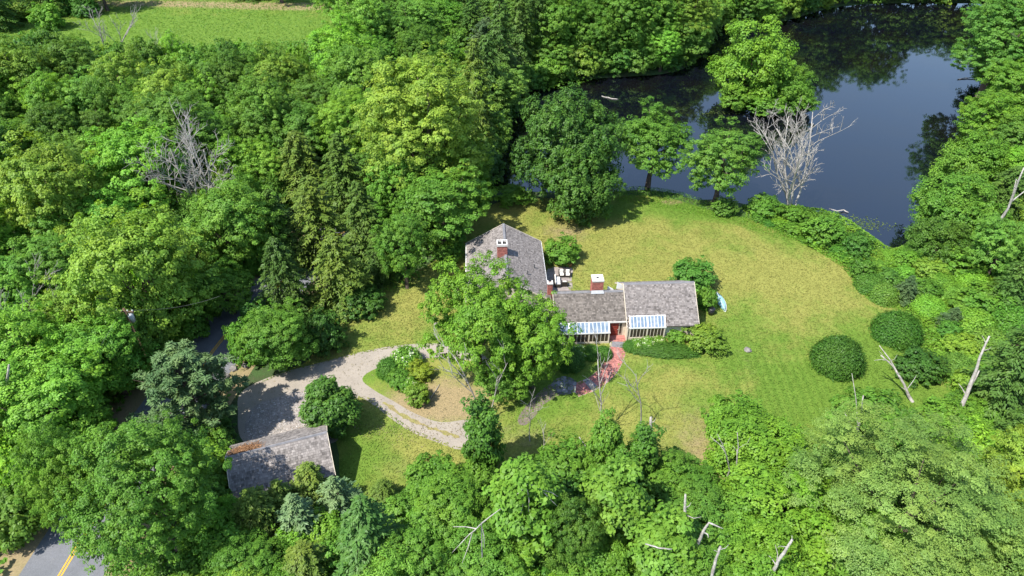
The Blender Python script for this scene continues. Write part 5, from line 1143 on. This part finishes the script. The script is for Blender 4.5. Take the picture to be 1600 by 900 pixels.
tag(link('meadow_grass', leaf_mesh('meadow_grass', *(lambda rg: (lambda X, Y: (np.stack([X, Y, rg.uniform(.03, .22, len(X))], -1), rg.normal(size=(len(X), 3)) * .5 + (0, -.1, 1)))(*[a[inside(MEADOW, *(b := (rg2.uniform(-150, 5, 90000), rg2.uniform(150, 215, 90000))))] for rg2 in [np.random.default_rng(8)] for a in [None]] if False else (lambda X, Y: (X[inside(MEADOW, X, Y)], Y[inside(MEADOW, X, Y)]))(rg.uniform(-150, 5, 60000), rg.uniform(150, 215, 60000))))(np.random.default_rng(8)), .45, M['leaf'], np.random.default_rng(9), .3)), kind='stuff')
rgt = np.random.default_rng(17); LP = np.array(LAWN); lo, hi = LP.min(0), LP.max(0); X = rgt.uniform(lo[0], hi[0], 150000); Y = rgt.uniform(lo[1], hi[1], 150000)
k = inside(LAWN, X, Y); X, Y = X[k], Y[k]
k = np.ones(len(X), bool)
for pl, mg in ((DRIVE, .35), (wcp := [tuple(at_s(v_, .8)) for v_ in np.linspace(0, Ltot, 30)] + [tuple(at_s(v_, -.8)) for v_ in np.linspace(Ltot, 0, 30)], .2)):
    k &= ~(inside(pl, X, Y) & (edge_dist(pl, X, Y) > mg))
k &= ~inside(gpoly([(856, 422), (893, 420), (890, 432), (884, 447), (890, 455), (852, 460)], 2), X, Y)
X, Y = X[k][:85000], Y[k][:85000]
tm = leaf_mesh('lawn_tufts', np.stack([X, Y, rgt.uniform(.03, .09, len(X))], -1), np.array((0, 0, 1.0)) + rgt.normal(size=(len(X), 3)) * .26, np.full(len(X), .22), M['lawn'], rgt, .45)
for nm_, fn_ in (('a', green), ('d', dry), ('s', stripe)):
    at_ = tm.attributes.new(nm_, 'FLOAT', 'FACE'); at_.data.foreach_set('value', (fn_(X, Y) + (rgt.normal(size=len(X)) * .1 if nm_ == 'a' else 0)).astype(np.float32))
tag(link('lawn_tufts', tm), kind='stuff')
rgw = np.random.default_rng(31)
def scatter(name, spots, n, size, mat, z, tint=(1, 1, 1)):
    P = []
    for px, py, rx, ry, wt in spots:
        x, y = G(px, py); m = int(n * wt); P.append(np.stack([x + rgw.normal(size=m) * rx, y + rgw.normal(size=m) * ry, np.full(m, z) + rgw.uniform(0, .02, m)], -1))
    P = np.concatenate(P); o = link(name, leaf_mesh(name, P, np.array((0, 0, 1.0)) + rgw.normal(size=P.shape) * .15, np.full(len(P), size), mat, rgw, .7)); o.color = (*tint, 1); return tag(o, kind='stuff')
scatter('floating_weed', [(1355, 350, 2.0, .8, .5), (1335, 340, 1.6, .6, .3), (1120, 174, 2, .6, .2)], 420, .22, M['leaf_deep'], -.41, (1.6, 1.0, 1.6))
scatter('leaf_litter', [(660, 610, 3, 2.2, .25), (720, 650, 3, 1.6, .2), (560, 570, 5, 1.5, .15), (450, 650, 3, 3, .2), (640, 672, 4, .8, .2)], 1500, .13, M['litter'], .045)
st_ = smooth([G(600, 628), G(624, 646), G(655, 662), G(690, 675), G(718, 682)], 6, False); sa, sb = lin_strip(st_, .18, -.18)
rgz = random.Random(4); sa = [(x + rgz.uniform(-.15, .15), y + rgz.uniform(-.15, .15)) for x, y in sa]; sb = [(x + rgz.uniform(-.15, .15), y + rgz.uniform(-.15, .15)) for x, y in sb]
sheet('grass_strip', sa + sb[::-1], .022, M['lawn'], .8, dict(a=lambda x, y: x * 0 - .1, d=lambda x, y: x * 0 + .55, s=lambda x, y: x * 0))
# loose pebbles on the coarse gravel
rg = random.Random(2); yard = gpoly([(395, 640), (440, 620), (500, 610), (540, 620), (520, 685), (430, 700), (388, 688)], 3); YP = np.array(yard); mb = MB()
for _ in range(2600):
    x, y = rg.uniform(*[f(YP[:, 0]) for f in (np.min, np.max)]), rg.uniform(*[f(YP[:, 1]) for f in (np.min, np.max)])
    if not inside(yard, [x], [y])[0]: continue
    r = rg.uniform(.04, .12); q = [(x + r * math.cos(t * 1.57 + .3) * rg.uniform(.7, 1.2), y + r * math.sin(t * 1.57 + .3) * rg.uniform(.7, 1.2), .025) for t in range(4)]; tp = (x, y, .025 + r * .6); v = rg.uniform(0, 1)
    for t in range(4): mb.poly([q[t], q[(t + 1) % 4], tp], v)
tag(mb.build('pebbles', M['stone']), kind='stuff')
